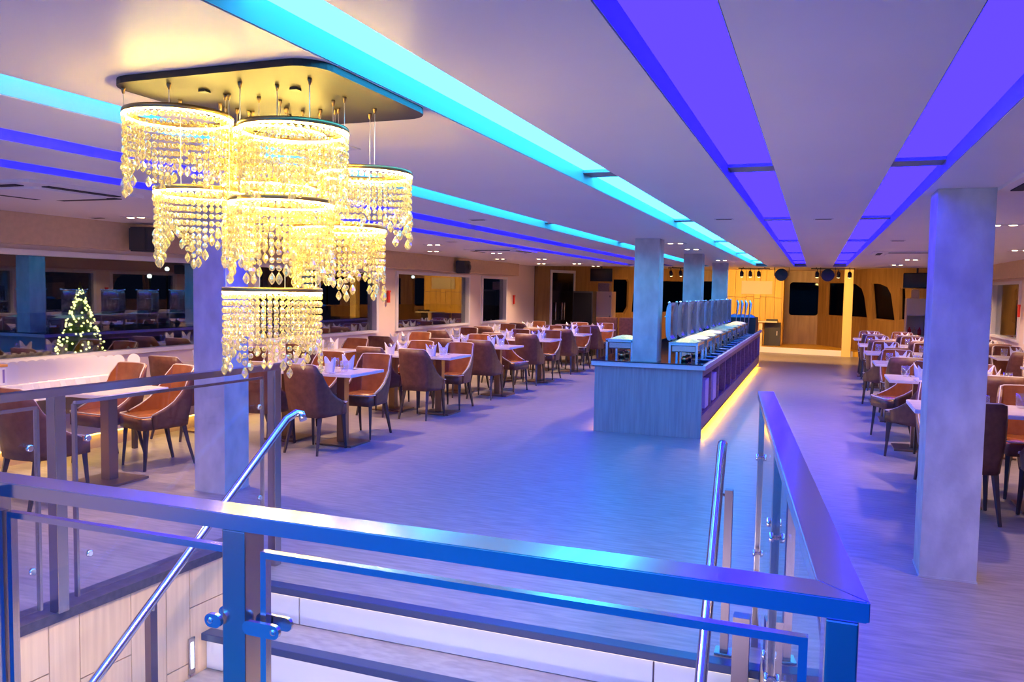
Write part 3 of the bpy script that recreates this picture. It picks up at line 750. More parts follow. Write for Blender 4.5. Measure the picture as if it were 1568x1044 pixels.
def place_chair(x, y, rz, lab, group):
    global chair_used
    rz += random.uniform(-.05, .05)
    if not chair_used:
        chair_used = True; chair0.location = (x, y, 0); chair0.rotation_euler = (0, 0, rz); chair0['label'] = lab; chair0['group'] = group; return chair0
    return dup(chair0, (x, y, 0), rz, lab, group)

# ------------------------------------------------------------------ tables
def make_table(w, peds):
    t = thing('dining_table', '', 'table', (0, 0, 0))
    h = .75; d = .32
    bm = box(-w/2, w/2, -d, d, h-.030, h-.003, .003); obj('table_edge', bm, 'table_edge', t)
    bm = box(-w/2+.004, w/2-.004, -d+.004, d-.004, h-.0029, h); obj('tabletop', bm, 'table_laminate', t)
    for px in peds:
        bm = BM(); add_box(bm, px-.045, px+.045, -.045, .045, .02, h-.03, 0, .004); obj('column', bm, 'table_steel', t)
        bm = BM(); add_box(bm, px-.21, px+.21, -.185, .20, 0, .02, 0, .004); obj('base_plate', bm, 'table_steel', t)
    return t
TW = 1.27
tabA = make_table(TW, (-.34, .34)); tabB = make_table(.62, (0,)); usedA = usedB = False
def place_table(kind, x, y, lab, group):
    global usedA, usedB
    p = tabA if kind == 'A' else tabB
    if (kind == 'A' and not usedA) or (kind == 'B' and not usedB):
        if kind == 'A': usedA = True
        else: usedB = True
        p.location = (x, y, 0); p['label'] = lab; p['group'] = group; return p
    return dup(p, (x, y, 0), 0, lab, group)
# napkin folded into a two-peaked crown
def napkin_bm():
    bm = BM(); n = 24; vo, vi = [], []
    for k in range(n):
        a = 2*pi*k/n; c = abs(cos(a))
        h = .058 + .075*max(0, c-.30)/.70*(1 if c > .3 else 0) + .02*(1 if sin(a) < -.2 and c < .3 else 0)
        r0x, r0y, r1x, r1y = .045, .030, .060, .034
        vo.append((bm.verts.new((r0x*cos(a), r0y*sin(a), 0)), bm.verts.new((r1x*cos(a), r1y*sin(a), h))))
        vi.append((bm.verts.new((r0x*.85*cos(a), r0y*.8*sin(a), .002)), bm.verts.new((r1x*.90*cos(a), r1y*.82*sin(a), h-.006))))
    for k in range(n):
        k2 = (k+1) % n
        bm.faces.new((vo[k][0], vo[k2][0], vo[k2][1], vo[k][1])); bm.faces.new((vi[k2][0], vi[k][0], vi[k][1], vi[k2][1]))
        bm.faces.new((vo[k][1], vo[k2][1], vi[k2][1], vi[k][1]))
    bm.faces.new([v[0] for v in vi]); bm.faces.new([v[0] for v in vo][::-1])
    return bm
NAP = mesh('napkin', napkin_bm(), 'napkin')
bm = BM(); add_lathe(bm, [(0, .002), (.022, .002), (.030, .014), (.036, .04), (.033, .092), (.031, .092), (.034, .04), (.028, .017), (.0, .010)], 16); GL = mesh('glass', bm, 'tumbler')
def cutlery(kind):
    bm = BM()
    if kind == 'knife':
        add_box(bm, -.006, .006, -.10, -.01, 0, .004, 0, .001); add_prism(bm, [(-.006, -.01), (.009, -.01), (.009, .07), (-.002, .10), (-.006, .09)], 0.0005, .002)
    else:
        add_box(bm, -.004, .004, -.10, .03, 0, .003); add_prism(bm, [(-.004, .03), (.004, .03), (.011, .05), (.011, .062), (-.011, .062), (-.011, .05)], 0, .003)
        for xx in (-.009, -.003, .003, .009): add_box(bm, xx-.0015, xx+.0015, .062, .10, 0, .003)
    return mesh(kind, bm, 'chrome')
KN, FK = cutlery('knife'), cutlery('fork')
def setting(x, y, rz, lab, side, near):
    """rz: direction the diner faces; napkin, glass (+ cutlery on the nearer tables)"""
    d = Vector((-sin(rz), cos(rz), 0)); s = Vector((cos(rz), sin(rz), 0)); p = Vector((x, y, .75))
    o = obj('napkin', NAP, None, loc=p+d*.02+s*random.uniform(-.01, .01)); o.scale = (1.22, 1.22, 1.15); o.rotation_euler = (0, 0, random.uniform(-.35, .35))
    tag(o, 'white crown-folded napkin, '+lab, 'napkin', 'folded napkins on the '+side+' tables')
    o = obj('drinking_glass', GL, None, loc=p+d*.05+s*.145); o.scale = (1.25, 1.25, 1.25); tag(o, 'clear stemless glass, '+lab, 'glass', 'glasses on the '+side+' tables')
    if near:
        o = obj('knife', KN, None, loc=p+s*.09+d*-.03); o.rotation_euler = (0, 0, rz); tag(o, 'steel table knife, '+lab, 'knife', 'knives on the '+side+' tables')
        o = obj('fork', FK, None, loc=p-s*.09+d*-.03); o.rotation_euler = (0, 0, rz); tag(o, 'steel table fork, '+lab, 'fork', 'forks on the '+side+' tables')
YR = [7.03, 9.30, 11.33, 13.32, 15.38, 17.4]
OR = ['first', 'second', 'third', 'fourth', 'fifth', 'sixth']
GN, GF, GA, GB = 'chairs of the %s block', 'x', 'long tables of the %s block', 'window tables of the %s block'
for blk, sg in (('left', -1), ('right', 1)):
    for r, yc in enumerate(YR):
        xa = -4.835 if sg < 0 else .73+TW/2
        inner = .30
        place_table('A', xa, yc, 'long white-edged dining table, %s aisle table of the %s block' % (OR[r], blk), GA % blk)
        for nf, dy, rz in (('near', -.42, 0), ('far', .50, pi)):
            for ends, dx in (('aisle end', inner), ('inner end', -inner)):
                x = xa + (dx if sg < 0 else -dx); y = yc+dy; q = rz; xx, yy = x, y
                if blk == 'left' and r == 2 and nf == 'far' and ends == 'aisle end': q = -pi/2-.25; xx, yy = x-.02, yc+.62
                if blk == 'right' and ends == 'aisle end' and nf == 'near' and r == 1: q = .75; xx, yy = 1.0, yc-.56
                if blk == 'right' and ends == 'aisle end' and nf == 'far' and r == 1: q = pi-.95+.0; q = radians(110); xx, yy = .93, yc+.66
                if blk == 'right' and ends == 'aisle end' and nf == 'near' and r == 3: q = .5; xx, yy = .98, yc-.52
                lab = '%s side %s, %s aisle table, %s block' % (nf, ends, OR[r], blk)
                place_chair(xx, yy, q, 'brown leather tub chair, '+lab, GN % blk)
                setting(x, yc+(-.19 if nf == 'near' else .19), rz, lab, blk, r < 2)
        xb = -6.19 if sg < 0 else 2.74
        place_table('B', xb, yc, 'small square dining table, %s window table of the %s block' % (OR[r], blk), GB % blk)
        for nf, dy, rz in (('near', -.42, 0), ('far', .50, pi)):
            lab = '%s side, %s window table, %s block' % (nf, OR[r], blk)
            place_chair(xb, yc+dy, rz, 'brown leather tub chair, '+lab, GN % blk)
            setting(xb, yc+(-.19 if nf == 'near' else .19), rz, lab, blk, False)
# the small table by the stair railing
place_table('B', -5.31, 4.87, 'small square dining table behind the left glass railing, beside the pillar', 'small tables by the railing')
place_chair(-5.93, 5.44, pi-.12, 'brown leather tub chair between the white side table and the railing table', 'chairs by the railing')
place_chair(-5.42, 5.50, pi-.33, 'brown leather tub chair behind the left railing, facing the camera', 'chairs by the railing')
place_chair(-5.20, 4.18, -.12, 'brown leather tub chair at far left edge, back to the camera', 'chairs by the railing')
# white-clothed side table with a row of upright white napkins
t = thing('side_table', 'long side table under a white cloth by the left window', 'table', (-6.33, 5.30, 0))
obj('top', box(-.20, .20, -.85, .70, .72, .745), 'table_laminate', t)
for x, y in ((-.17, -.8), (.17, -.8), (-.17, .65), (.17, .65)):
    obj('leg', box(x-.02, x+.02, y-.02, y+.02, 0, .72), 'leg_dark', t)
bm = BM(); n = 46; ring = []
per = [(-.21, -.87), (.21, -.87), (.21, .72), (-.21, .72)]
add_box(bm, -.21, .21, -.87, .72, .7455, .750)
L4 = []
for i in range(4):
    a, b = Vector(per[i]), Vector(per[(i+1) % 4]); m_ = max(4, int((b-a).length/.05))
    nr = Vector(((b-a).y, -(b-a).x)).normalized()
    for j in range(m_): L4.append((a+(b-a)*j/m_, nr, j))
vt = [bm.verts.new((p.x, p.y, .749)) for p, nr, j in L4]; vb_ = [bm.verts.new((p.x+nr.x*(.012+.010*sin(j*1.9)), p.y+nr.y*(.012+.010*sin(j*1.9)), .60)) for p, nr, j in L4]
for i in range(len(vt)): bm.faces.new((vt[i], vt[(i+1) % len(vt)], vb_[(i+1) % len(vt)], vb_[i]))
o = obj('tablecloth', bm, 'cloth_white', smooth=False, loc=(-6.33, 5.30, 0)); tag(o, 'white cloth draped over the side table by the left window', 'tablecloth')
bm = BM(); pl = []
for k in range(21):
    a = pi*k/20; pl.append((.055*cos(a), .115+.06*sin(a)))
pl += [(-.045, 0), (.045, 0)]
va = [bm.verts.new((x, -.012, z)) for x, z in pl]; vb_ = [bm.verts.new((x*.92, .016, z*.985)) for x, z in pl]
bm.faces.new(va); bm.faces.new(vb_[::-1])
for k in range(len(pl)): bm.faces.new((va[k], va[(k+1) % len(pl)], vb_[(k+1) % len(pl)], vb_[k]))
ON2 = ['first', 'second', 'third', 'fourth', 'fifth', 'sixth', 'seventh', 'eighth', 'ninth', 'tenth', 'eleventh', 'twelfth', 'thirteenth']
OV = mesh('oval_napkin', bm, 'cloth_white')
for rrow in range(2):
    for j in range(13 if rrow == 0 else 11):
        o = obj('oval_napkin', OV, None, loc=(-6.20-.15*rrow, 4.72+.090*j+.03*rrow, .7505)); o.rotation_euler = (0, 0, .95)
        tag(o, 'white round-topped napkin, %s from the left in the %s row on the side table' % (ON2[j], 'front' if rrow == 0 else 'back'), 'napkin', 'round-topped napkins, %s row' % ('front' if rrow == 0 else 'back'))
o = obj('oval_napkin', OV, None, loc=(-6.16, 5.95, .7505)); o.rotation_euler = (0, 0, .9); tag(o, 'single white round-topped napkin right of the row on the side table', 'napkin')
t = thing('cup_box', 'open carton of striped white and violet cups at the left frame edge', 'carton', (-6.33, 4.545, .7505))
obj('body', box(-.12, .12, -.10, .14, 0, .15, .003), 'paper_white', t); obj('lid', box(-.125, .125, -.105, .145, .15, .17, .003), 'orange_plastic', t)
for j in range(5):
    obj('stripe', box(-.1215, .1215, -.08+.045*j, -.062+.045*j, .02, .13), 'stripe_blue', t)

# ------------------------------------------------------------------ chandelier
ZC = 2.185
ch = thing('chandelier', 'chandelier of nine crystal-fringed rings hung from a rounded metal plate', 'chandelier', (-1.61, 2.15, HC))
def loc_(p): return (p[0]+1.61, p[1]-2.15, p[2]-HC)
bm = BM()
pl = rounded(-.365, .365, -.345, .345, .09, 6); add_prism(bm, pl, ZC-HC-.005, -.0005)
obj('canopy_plate', bm, 'canopy_steel', ch)
for (x, y) in ((-.12, -.2), (.16, -.14)): obj('canopy_screw', box(x-.012, x+.012, y-.012, y+.012, ZC-HC-.012, ZC-HC-.005), 'black_plastic', ch)
R = .155
RINGS = [(-1.86, 1.983, 2.125, 0), (-1.468, 2.028, 2.072, 1), (-1.75, 2.33, 2.135, 2), (-1.466, 2.43, 2.0, 1), (-1.938, 2.183, 1.918, 2), (-1.562, 2.095, 1.868, 3), (-1.565, 2.424, 1.815, 3), (-1.687, 2.215, 1.595, 4), (-1.826, 2.38, 1.962, 1)]
def bead(bm, z, r=.0093, t=.62):
    n = 8; top_ = bm.verts.new((0, 0, z+r)); bot = bm.verts.new((0, 0, z-r)); fr = bm.verts.new((0, 0, z))
    bm.verts.remove(fr)
    ring = [bm.verts.new((r*cos(2*pi*k/n+pi/8)*1.0, r*t*sin(2*pi*k/n+pi/8), z)) for k in range(n)]
    up = [bm.verts.new((r*.72*cos(2*pi*k/n+pi/8), r*t*.8*sin(2*pi*k/n+pi/8), z+r*.66)) for k in range(n)]
    dn = [bm.verts.new((r*.72*cos(2*pi*k/n+pi/8), r*t*.8*sin(2*pi*k/n+pi/8), z-r*.66)) for k in range(n)]
    for k in range(n):
        k2 = (k+1) % n
        bm.faces.new((top_, up[k], up[k2])); bm.faces.new((up[k], ring[k], ring[k2], up[k2])); bm.faces.new((ring[k], dn[k], dn[k2], ring[k2])); bm.faces.new((bot, dn[k2], dn[k]))
def strand_mesh(nb):
    bm = BM(); z = -.016
    for k in range(nb): bead(bm, z); z -= .0232
    z += .004
    a = [(0, z+.008), (.008, z-.004), (.011, z-.014), (.006, z-.024), (0, z-.030)]
    add_lathe(bm, [(r, zz) for r, zz in a][::-1], 6, smooth=False)
    add_tube(bm, [(0, 0, 0), (0, 0, -.008)], .0012, 4)
    return mesh('crystal_strand', bm, 'crystal')
STR = {n_: strand_mesh(n_) for n_ in range(3, 11)}
pat = [9, 9, 8, 6, 5, 5, 7, 9, 8, 6, 4, 5, 6, 8, 9, 7, 5, 5, 6, 8, 9, 9, 7, 5, 4, 5, 6, 7, 9, 8, 6, 5]
ALLS = []
for i, (x, y, z, ty) in enumerate(RINGS):
    c = loc_((x, y, z))
    bm = BM(); n = 48
    prof = [(R+.004, 0), (R+.006, -.004), (R+.006, -.014), (R-.006, -.014), (R-.008, -.004), (R-.006, 0)]
    rings = [[bm.verts.new((r*cos(2*pi*k/n), r*sin(2*pi*k/n), zz)) for k in range(n)] for r, zz in prof]
    for q in range(6):
        A_, B_ = rings[q], rings[(q+1) % 6]
        for k in range(n): bm.faces.new((A_[k], A_[(k+1) % n], B_[(k+1) % n], B_[k])).smooth = True
    rg = obj('ring', bm, 'bronze_rim', ch, loc=c)
    bm = BM()
    rings = [[bm.verts.new((r*cos(2*pi*k/n), r*sin(2*pi*k/n), zz)) for k in range(n)] for r, zz in ((R-.0055, -.0142), (R-.0055, -.0165), (R-.004, -.0165), (R-.004, -.0142))]
    for q in range(3):
        A_, B_ = rings[q], rings[(q+1) % 4]
        for k in range(n): bm.faces.new((A_[k], A_[(k+1) % n], B_[(k+1) % n], B_[k]))
    # second, outer line of light under the rim
    add_ = [[bm.verts.new((r*cos(2*pi*k/n), r*sin(2*pi*k/n), zz)) for k in range(n)] for r, zz in ((R-.003, -.0145), (R+.005, -.0145), (R+.005, -.018), (R-.003, -.018))]
    for q in range(4):
        A_, B_ = add_[q], add_[(q+1) % 4]
        for k in range(n): bm.faces.new((A_[k], A_[(k+1) % n], B_[(k+1) % n], B_[k]))
    obj('light_strip', bm, 'led_chand', rg, label='glowing warm strip round the ring')
    off = i*5
    for k in range(48):
        a = 2*pi*(k+.5)/48; nb = max(3, min(10, pat[(k+off) % 32]+(1 if ty == 4 else 0)))
        wp = (ch.location.x+c[0]+R*cos(a), ch.location.y+c[1]+R*sin(a))
        ALLS.append((wp[1]*.935-wp[0]*.353, nb, (c[0]+R*cos(a), c[1]+R*sin(a), c[2]-.014), a+pi/2))
    cand = [2*pi*q/16+.2+i*.7 for q in range(16)]
    cand = [a for a in cand if abs(c[0]+R*cos(a)) < .345 and abs(c[1]+R*sin(a)) < .325]
    cand = cand[::max(1, len(cand)//4)][:4]
    for a in cand:
        px_, py_ = c[0]+R*cos(a), c[1]+R*sin(a); tx, ty_ = px_, py_
        bm = BM(); add_tube(bm, [(px_, py_, c[2]-.002), (tx, ty_, ZC-HC-.005)], .0013, 5); w_ = obj('wire', bm, 'wire', ch)
        bm = BM(); add_lathe(bm, [(0, -.018), (.003, -.018), (.0065, -.004), (.0065, 0), (0, 0)], 8, (tx, ty_, ZC-HC-.005)); obj('wire_grip', bm, 'bronze_rim', w_)

ALLS.sort()                                   # nearest strands first: 300 singly, the rest joined
bm = BM()
for i, (_d, nb, p, rz) in enumerate(ALLS):
    if i < 300:
        s_ = obj('crystal_strand', STR[nb], None, ch, loc=p); s_.rotation_euler = (0, 0, rz)
    else:
        n0 = len(bm.verts); bm.from_mesh(STR[nb]); bm.verts.ensure_lookup_table()
        vs2 = bm.verts[n0:]; M4 = Matrix.Translation(p) @ Matrix.Rotation(rz, 4, 'Z')
        for v in vs2: v.co = M4 @ v.co
o = obj('crystal_strands', bm, 'crystal', ch); o['kind'] = 'stuff'
# ------------------------------------------------------------------ ceiling fittings
def spot_lamp(parent, p, power, col, size, angle=1.2, aim=(0, 0, -1), blend=.6, rad=.03):
    ld = bpy.data.lights.new('lamp', 'SPOT'); ld.energy = power; ld.color = col; ld.spot_size = angle; ld.spot_blend = blend; ld.shadow_soft_size = rad
    o = bpy.data.objects.new('lamp', ld); COL.objects.link(o); o.location = p
    o.rotation_euler = Vector(aim).to_track_quat('-Z', 'Y').to_euler(); o.parent = parent; return o
def make_down():
    t = thing('downlight', '', 'ceiling light', (0, 0, 0))
    obj('trim_plate', box(-.13, .13, -.06, .06, -.006, 0, .002), 'vent_white', t)
    for s in (-.06, .06):
        bm = BM(); add_lathe(bm, [(0, -.009), (.030, -.009), (.030, -.006), (0, -.006)], 14, (s, 0, 0)); obj('lens', bm, 'lamp_warm', t, label='glowing round lens')
    spot_lamp(t, (0, 0, -.03), L_DOWN, (1, .66, .40), 0, 2.15, blend=.9, rad=.05)
    return t
dpos = []
for y in (9.7, 11.3, 13.0, 14.86, 17.0): dpos.append((-1.40 if 0 else -1.60+.0, y, 'above the counter'))
dpos = [(-1.62, 9.85, 'over the counter just behind the front pillar'), (-1.62, 11.2, 'over the counter, second from the front'), (-1.62, 14.9, 'over the counter near the third pillar')]
for i, y in enumerate((3.3, 5.4, 7.6, 9.9, 12.2, 14.5, 16.9)):
    if y > 6: dpos.append((1.42, y, '%s of the right-hand line over the tables' % (['nearest', 'second', 'third', 'fourth', 'fifth', 'sixth', 'last'][i])))
    dpos.append((-4.9, y, '%s of the left-hand line over the tables' % (['nearest', 'second', 'third', 'fourth', 'fifth', 'sixth', 'last'][i])))
for i, y in enumerate((5.6, 8.6, 11.6, 14.5, 17.0)):
    dpos.append((-5.75, y, '%s of the line along the left windows' % ['nearest', 'second', 'third', 'fourth', 'last'][i]))
    if y > 6: dpos.append((2.35, y, '%s of the line along the right windows' % ['nearest', 'second', 'third', 'fourth', 'last'][i]))
for i, (x, y) in enumerate(((-1.75, 1.05), (-2.0, 3.0))): dpos.append((x, y, '%s of two above the stairwell' % ['first', 'second'][i]))  # downlights added to brighten the stair tiles and risers
for i, (x, y) in enumerate(((-5.0, -.6), (-5.0, -2.8), (1.95, 4.1))): dpos.append((x, y, '%s' % ['added unseen left of the camera for rail reflections', 'added unseen behind the camera at left', 'added unseen as fill right of the big pillar'][i]))  # out-of-view downlights added: warmth mirrored in the rail, fill by the pillar
dpos.append((-4.9, 18.5, 'added before the cream tall cabinet to brighten it'))  # downlight added to throw warm light on the cabinet front
d0 = make_down(); first = True
for x, y, lab in dpos:
    L_ = 'twin-lens recessed warm downlight, '+lab
    if first: d0.location = (x, y, HC); d0['label'] = L_; d0['group'] = 'twin downlights'; first = False
    else: dup(d0, (x, y, HC), 0, L_, 'twin downlights')
t0 = None
for i, (x, y, lab) in enumerate(((-.72, 6.70, 'between the turquoise and violet slots'), (.03, 6.82, 'between the two right-hand violet slots'), (-2.75, 6.4, 'between the left turquoise and violet slots'), (-3.42, 6.2, 'between the two left violet slots'), (-6.2, 5.60, 'near the left wall'), (-4.35, 9.3, 'over the second left aisle table'), (.80, 9.6, 'left of the right-hand vent'))):
    t = thing('air_nozzle', 'small dark air outlet in the ceiling, '+lab, 'air vent', (x, y, HC))
    obj('bezel', box(-.075, .075, -.04, .04, -.004, 0, .001), 'vent_white', t); obj('opening', box(-.06, .06, -.024, .024, -.006, -.004), 'dark_slot', t)
def make_cassette():
    t = thing('ceiling_vent', '', 'air vent', (0, 0, 0))
    bm = BM(); add_prism(bm, rounded(-.45, .45, -.45, .45, .07, 4), -.02, 0); add_prism(bm, rounded(-.28, .28, -.28, .28, .04, 4), -.032, -.02)
    obj('panel', bm, 'ceiling_paint', t)
    for k in range(4):
        bm = BM(); add_box(bm, -.27, .27, .335, .395, -.026, -.0202)
        bmesh.ops.rotate(bm, verts=bm.verts, cent=(0, 0, 0), matrix=Matrix.Rotation(k*pi/2, 3, 'Z')); obj('louvre', bm, 'dark_slot', t)
    return t
c0 = make_cassette(); first = True
for x, y, lab in ((-4.75, 3.85, 'upper left beside the chandelier'), (-4.5, 11.4, 'over the third left aisle table'), (1.35, 4.75, 'at the right frame edge above the big pillar'), (1.15, 12.2, 'left of the big right pillar')):
    L_ = 'square air conditioning cassette, '+lab
    if first: c0.location = (x, y, HC); c0['label'] = L_; c0['group'] = 'air conditioning cassettes'; first = False
    else: dup(c0, (x, y, HC), 0, L_, 'air conditioning cassettes')

# wall speakers
for (x, y, z, s, lab) in ((-6.27, 6.25, 1.92, 1, 'black wall loudspeaker above the left window, left of the chandelier'), (-6.30, 14.0, 1.90, 1, 'dark rounded loudspeaker above the fifth left window'), (2.80, 17.2, 1.88, -1, 'black loudspeaker at upper right beyond the big pillar')):
    t = thing('wall_speaker', lab, 'loudspeaker', (x, y, z))
    bm = BM(); add_prism(bm, [(-.09, -.16), (.10, -.12), (.13, 0), (.10, .12), (-.09, .16)], 0, .24)
    for v in bm.verts:
        if v.co.z > .1: v.co.x *= 1.0
    bmesh.ops.bevel(bm, geom=list(bm.edges), offset=.015, segments=2, affect='EDGES')
    if s < 0:
        for v in bm.verts: v.co.x *= -1
    obj('cabinet', bm, 'grey_plastic', t, smooth=False)
    bm = BM(); add_lathe(bm, [(0, 0), (.06, .006), (.065, 0)], 16)
    g = obj('grille', bm, 'black_plastic', t); g.rotation_euler = (0, pi/2*s, 0); g.location = (.135*s, 0, .12)
    obj('bracket', box(-.17 if s > 0 else .09, -.09 if s > 0 else .17, -.02, .02, .10, .14), 'black_plastic', t)

# track lights
def spot_head(parent, x, y, aim_y=.5):
    bm = BM(); add_box(bm, x-.008, x+.008, y-.03, y+.03, -.10, -.02); a = obj('yoke', bm, 'black_plastic', parent)
    bm = BM(); add_tube(bm, [(x, y-.03, -.09), (x, y+.0, -.12), (x, y+.06, -.19), (x, y+.062, -.195)], .035, 12, rs=[.025, .042, .045, .03]); obj('head', bm, 'black_plastic', parent)
    bm = BM(); add_lathe(bm, [(0, 0), (.033, 0), (.033, .003), (0, .003)], 12); l = obj('lens', bm, 'lamp_stage', parent); l.location = (x, y+.068, -.203); l.rotation_euler = (radians(-140)+pi, 0, 0)
    spot_lamp(parent, (x, y+.09, -.225), L_STAGE, (1, .56, .14), 0, 1.9, (0, .86, -.45), .7, .04)
for (xs_, ax, lab) in (((-3.28, -3.05, -2.82), (-3.35, -2.7), 'ceiling track with black spotlights seen between the counter pillars'), ((-1.64, -1.45, -1.26), (-1.72, -1.02), 'ceiling track with three black spotlights before the notice board'), ((-.0, .45, .68), (-.13, .78), 'ceiling track with three black spotlights by the yellow post')):
    t = thing('track_light', lab, 'spotlight', (0, 19.4, 2.31 if 0 else 2.31))
    bm = BM(); add_box(bm, ax[0], ax[1], -.015, .015, -.13, -.105); add_box(bm, ax[0]+.1, ax[0]+.12, -.01, .01, -.105, 0); add_box(bm, ax[1]-.12, ax[1]-.1, -.01, .01, -.105, 0); obj('track', bm, 'black_plastic', t)
    for x in xs_:
        bm = BM(); h = BM(); h.free()
        n0 = len(t.children)
        spot_head(t, x, 0)
    for c in t.children:
        if not c.name.startswith('track'): c.location.z -= .10
for x, lab in ((-.745, 'big round black stage lamp left of the rounded bow window'), (.22, 'big round black stage lamp among the right-hand track spots')):
    t = thing('stage_lamp', lab, 'stage light', (x, 19.1, 2.31))
    bm = BM(); add_tube(bm, [(0, -.16, -.27), (0, -.13, -.27), (0, .10, -.27), (0, .16, -.27)], .13, 16, rs=[.13, .14, .12, .07]); obj('can', bm, 'black_plastic', t)
    bm = BM(); add_box(bm, -.16, -.145, -.02, .02, -.29, -.10); add_box(bm, .145, .16, -.02, .02, -.29, -.10); add_box(bm, -.16, .16, -.02, .02, -.10, -.085); add_box(bm, -.015, .015, -.015, .015, -.085, 0); obj('yoke', bm, 'black_plastic', t)

# ------------------------------------------------------------------ things at the far end
t = thing('desk', 'pale-topped desk with a thick leg in front of the plank booth', 'desk', (-1.35, 23.85, .13))
obj('desktop', box(-.45, .36, -.28, .28, .68, .72, .004), 'board_white', t); obj('leg', box(-.14, -.04, -.15, .15, .0, .68), 'cabinet_cream', t)
t = thing('cabinet', 'grey low cabinet under the desk at the right of the booth', 'cabinet', (-1.12, 24.15, .13))
obj('body', box(-.24, .20, -.02, .20, 0, .66, .004), 'grey_plastic', t); obj('handle', box(.10, .12, -.035, -.02, .30, .42), 'white_frame', t)
tag(obj('mixer', box(-1.30, -1.0, 23.75, 24.0, .8505, .90, .01), 'grey_plastic'), 'flat dark mixing console lying on the stage desk', 'mixer')
t = thing('tall_cabinet', 'cream tall two-door cabinet at the far left', 'cabinet', (-5.17, 20.3, 0))
obj('body', box(-.24, .24, 0, .45, 0, 1.60, .006), 'cabinet_cream', t)
obj('door', box(-.235, .235, -.02, -.001, .03, .80, .003), 'cabinet_cream', t); obj('door', box(-.235, .235, -.02, -.001, .815, 1.59, .003), 'cabinet_cream', t)
bm = BM(); add_box(bm, .19, .205, -.035, -.02, .86, .98); add_box(bm, .19, .205, -.035, -.02, 1.45, 1.5); obj('handle', bm, 'black_plastic', t)
t = thing('speaker_cabinet', 'black tall loudspeaker cabinet left of the cream cabinet', 'loudspeaker', (-5.38, 19.15, 0))
obj('body', box(-.25, .25, 0, .38, 0, 1.60, .008), 'black_plastic', t); obj('grille', box(-.23, .23, -.015, -.0005, .05, 1.56), 'fabric_dark', t)
t = thing('box', 'brown box lying on top of the cream cabinet', 'box', (-5.17, 20.5, 1.6005)); obj('body', box(-.15, .15, -.12, .12, 0, .22, .004), 'counter_side_wood', t); obj('tape', box(-.02, .02, -.121, .121, .2195, .222), 'cabinet_cream', t)
t = thing('television', 'black flat screen hung high above the cream cabinet', 'television', (-5.18, 20.15, 1.86))
obj('screen', box(-.29, .29, -.03, .0, 0, .33, .004), 'screen_black', t); obj('bracket', box(-.02, .02, 0.0, .04, .12, .45), 'black_plastic', t)
t = thing('television', 'black flat screen hung high left of the big right pillar', 'television', (2.02, 19.3, 1.78))
obj('screen', box(-.27, .27, -.03, .0, 0, .33, .02), 'screen_black', t); obj('bracket', box(-.02, .02, 0.0, .04, .12, .53), 'black_plastic', t)
t = thing('shelf_unit', 'white open cabinet with small things left of the big right pillar', 'cabinet', (2.05, 19.7, 0))
bm = BM()
for q in ((-.17, -.15, 0, .4, 0, 1.56), (.22, .24, 0, .4, 0, 1.56), (-.15, .22, 0, .4, 0, .75), (-.15, .22, 0, .4, 1.18, 1.56), (-.15, .22, .38, .4, .75, 1.18)): add_box(bm, *q)
obj('body', bm, 'board_white', t)
for j, (m, x) in enumerate((('red_plastic', -.08), ('food_orange', .02), ('red_plastic', .12))):
    bm = BM(); add_lathe(bm, [(0, 0), (.035, 0), (.037, .11), (.015, .14), (.015, .17), (0, .17)], 12); o = obj('bottle', bm, m, loc=(2.05+x, 19.85, .7505)); tag(o, '%s bottle on the open shelf of the white cabinet' % ['left red', 'middle orange', 'right red'][j], 'bottle', 'bottles in the white cabinet')
tag(obj('canister', box(1.98, 2.14, 19.8, 19.98, 1.5605, 1.76, .02), 'cabinet_cream'), 'cream canister standing on the white open cabinet', 'canister')
t = thing('fridge', 'black tall fridge between the white cabinet and the big pillar', 'fridge', (2.36, 18.15, 0)); obj('body', box(-.2, .2, 0, .38, 0, 1.58, .008), 'black_plastic', t); obj('door', box(-.195, .195, -.02, -.0005, .05, 1.56, .004), 'screen_black', t)
# two brown booth benches at the far left centre
for j, x in enumerate((-4.72, -4.15)):
    t = thing('bench_seat', 'high-backed brown booth seat beyond the last left tables, %s one' % ('left' if j == 0 else 'right'), 'bench', (x, 19.0, 0))
    obj('backrest', box(-.26, .26, -.06, .06, .3, .98, .02), 'leather_brown', t); obj('seat', box(-.26, .26, .05, .5, .3, .46, .02), 'leather_brown', t); obj('plinth', box(-.24, .24, -.04, .46, 0, .30), 'leg_dark', t)
# fire-red call boxes on mullions
for (x, y, z, lab) in ((XL+.032, 11.60, 1.36, 'small red window hammer on the first white mullion right of the chandelier'), (XL+.012, 17.50, 1.28, 'small red window hammer on the plain cream wall at far left'), (XR-.04, 15.0, 1.30, 'small red window hammer beside the right-hand window')):
    t = thing('emergency_hammer', lab, 'hammer', (x, y, z)); s = 1 if x < 0 else -1
    bm = BM(); add_box(bm, 0, .03*s, -.03, .03, 0, .17) if s > 0 else add_box(bm, -.03, 0, -.03, .03, 0, .17); obj('holder', bm, 'red_plastic', t)
    bm = BM(); add_box(bm, .0, .035, -.045, .045, .17, .20) if s > 0 else add_box(bm, -.035, 0, -.045, .045, .17, .20); obj('head', bm, 'red_plastic', t)

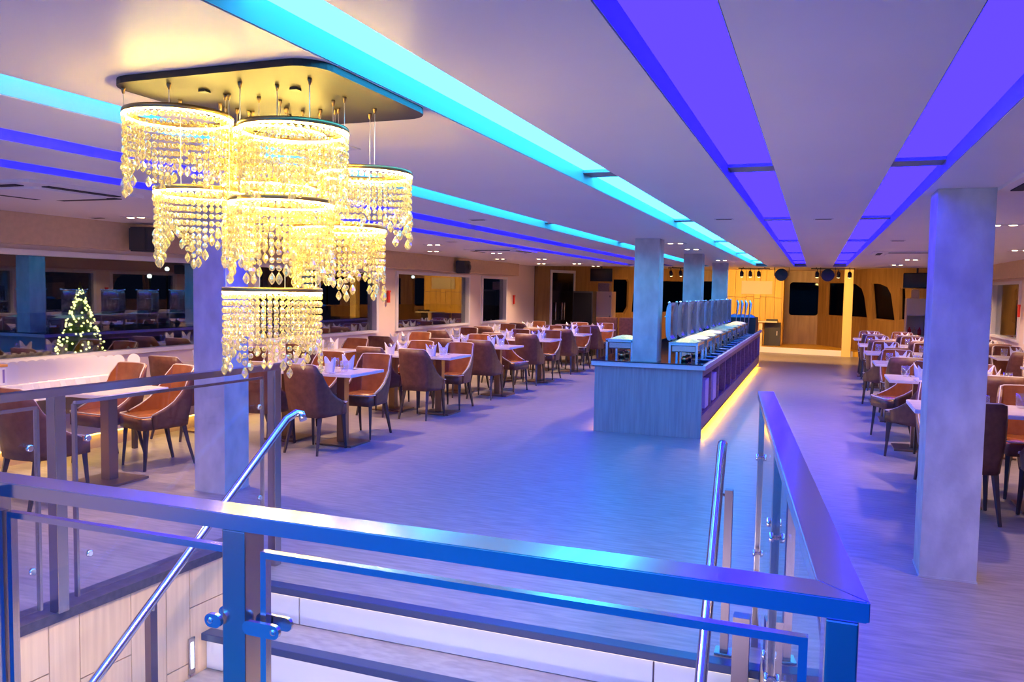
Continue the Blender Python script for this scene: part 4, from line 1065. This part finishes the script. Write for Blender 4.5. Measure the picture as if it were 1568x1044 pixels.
# ------------------------------------------------------------------ outside
struct('water', box(-120, 90, -60, 200, -3.2, -3.0), 'water_night', 'dark night water outside the windows', 'water')
t = thing('christmas_tree', 'yellow-green lit Christmas tree glowing outside the left window', 'tree', (-9.6, 8.35, .35))
bm = BM()
for k in range(7):
    z0 = .12+.15*k; r_ = .40*(1-k/7.6); n = 22
    ring = [bm.verts.new(((r_*(1 if q % 2 else .80))*cos(2*pi*q/n), (r_*(1 if q % 2 else .80))*sin(2*pi*q/n), z0-(.03 if q % 2 else 0))) for q in range(n)]
    tp = bm.verts.new((0, 0, z0+.26)); bt = bm.verts.new((0, 0, z0+.03))
    for q in range(n): bm.faces.new((tp, ring[q], ring[(q+1) % n])); bm.faces.new((bt, ring[(q+1) % n], ring[q]))
obj('foliage', bm, 'tree_green', t)
bm = BM(); add_tube(bm, [(0, 0, 0), (0, 0, .3)], .04, 8); obj('trunk', bm, 'leg_dark', t)
bm = BM()
for k in range(260):
    u = random.random()**.8; z_ = .12+1.05*u; r_ = .40*(1-u*.95)*random.uniform(.85, 1.0); a = random.uniform(0, 2*pi)
    bmesh.ops.create_icosphere(bm, subdivisions=1, radius=.015, matrix=Matrix.Translation((r_*cos(a), r_*sin(a), z_)))
bulbs = obj('fairy_lights', bm, 'tree_bulb', t, label='tiny yellow lights'); bulbs['kind'] = 'stuff'
struct('quay', box(-30, -9.0, -10, 60, -3.0, .349), 'quay_dark', 'dark quay outside the left windows', 'quay')
far = [(-24, 24, 1.9, 'w'), (-24, 24.9, 2.2, 'w'), (-25, 28, 2.6, 'g'), (-22, 30, 2.3, 'w'), (-24, 36, 3.4, 'g'), (-23, 37.5, 3.3, 'w'), (-20, 38, 2.2, 'w'), (-22, 47, 3.0, 'w'), (-18, 46, 3.3, 'g'), (-11, 60, 3.9, 'w'), (-6.2, 62, 5.4, 'w'), (-4.6, 62, 5.2, 'g'), (-2.6, 62, 4.9, 'w')]
for i, (x, y, z, k) in enumerate(far):
    t = thing('harbour_lamp', '%s point of light of a far harbour lamp, %s from the left' % ({'w': 'white', 'g': 'green'}[k], ['first', 'second', 'third', 'fourth', 'fifth', 'sixth', 'seventh', 'eighth', 'ninth', 'tenth', 'eleventh', 'twelfth', 'thirteenth', 'fourteenth'][i]), 'lamp', (x, y, -3.0 if x > -9 or 1 else .35))
    base = .35 if (x < -9 and x > -30 and y < 60) else -3.0
    t.location.z = base
    bm = BM(); add_tube(bm, [(0, 0, 0), (0, 0, z-base)], .05, 6); obj('mast', bm, 'quay_dark', t)
    bm = BM(); bmesh.ops.create_icosphere(bm, subdivisions=2, radius=.09, matrix=Matrix.Translation((0, 0, z-base))); obj('bulb', bm, 'far_white' if k == 'w' else 'far_green', t)
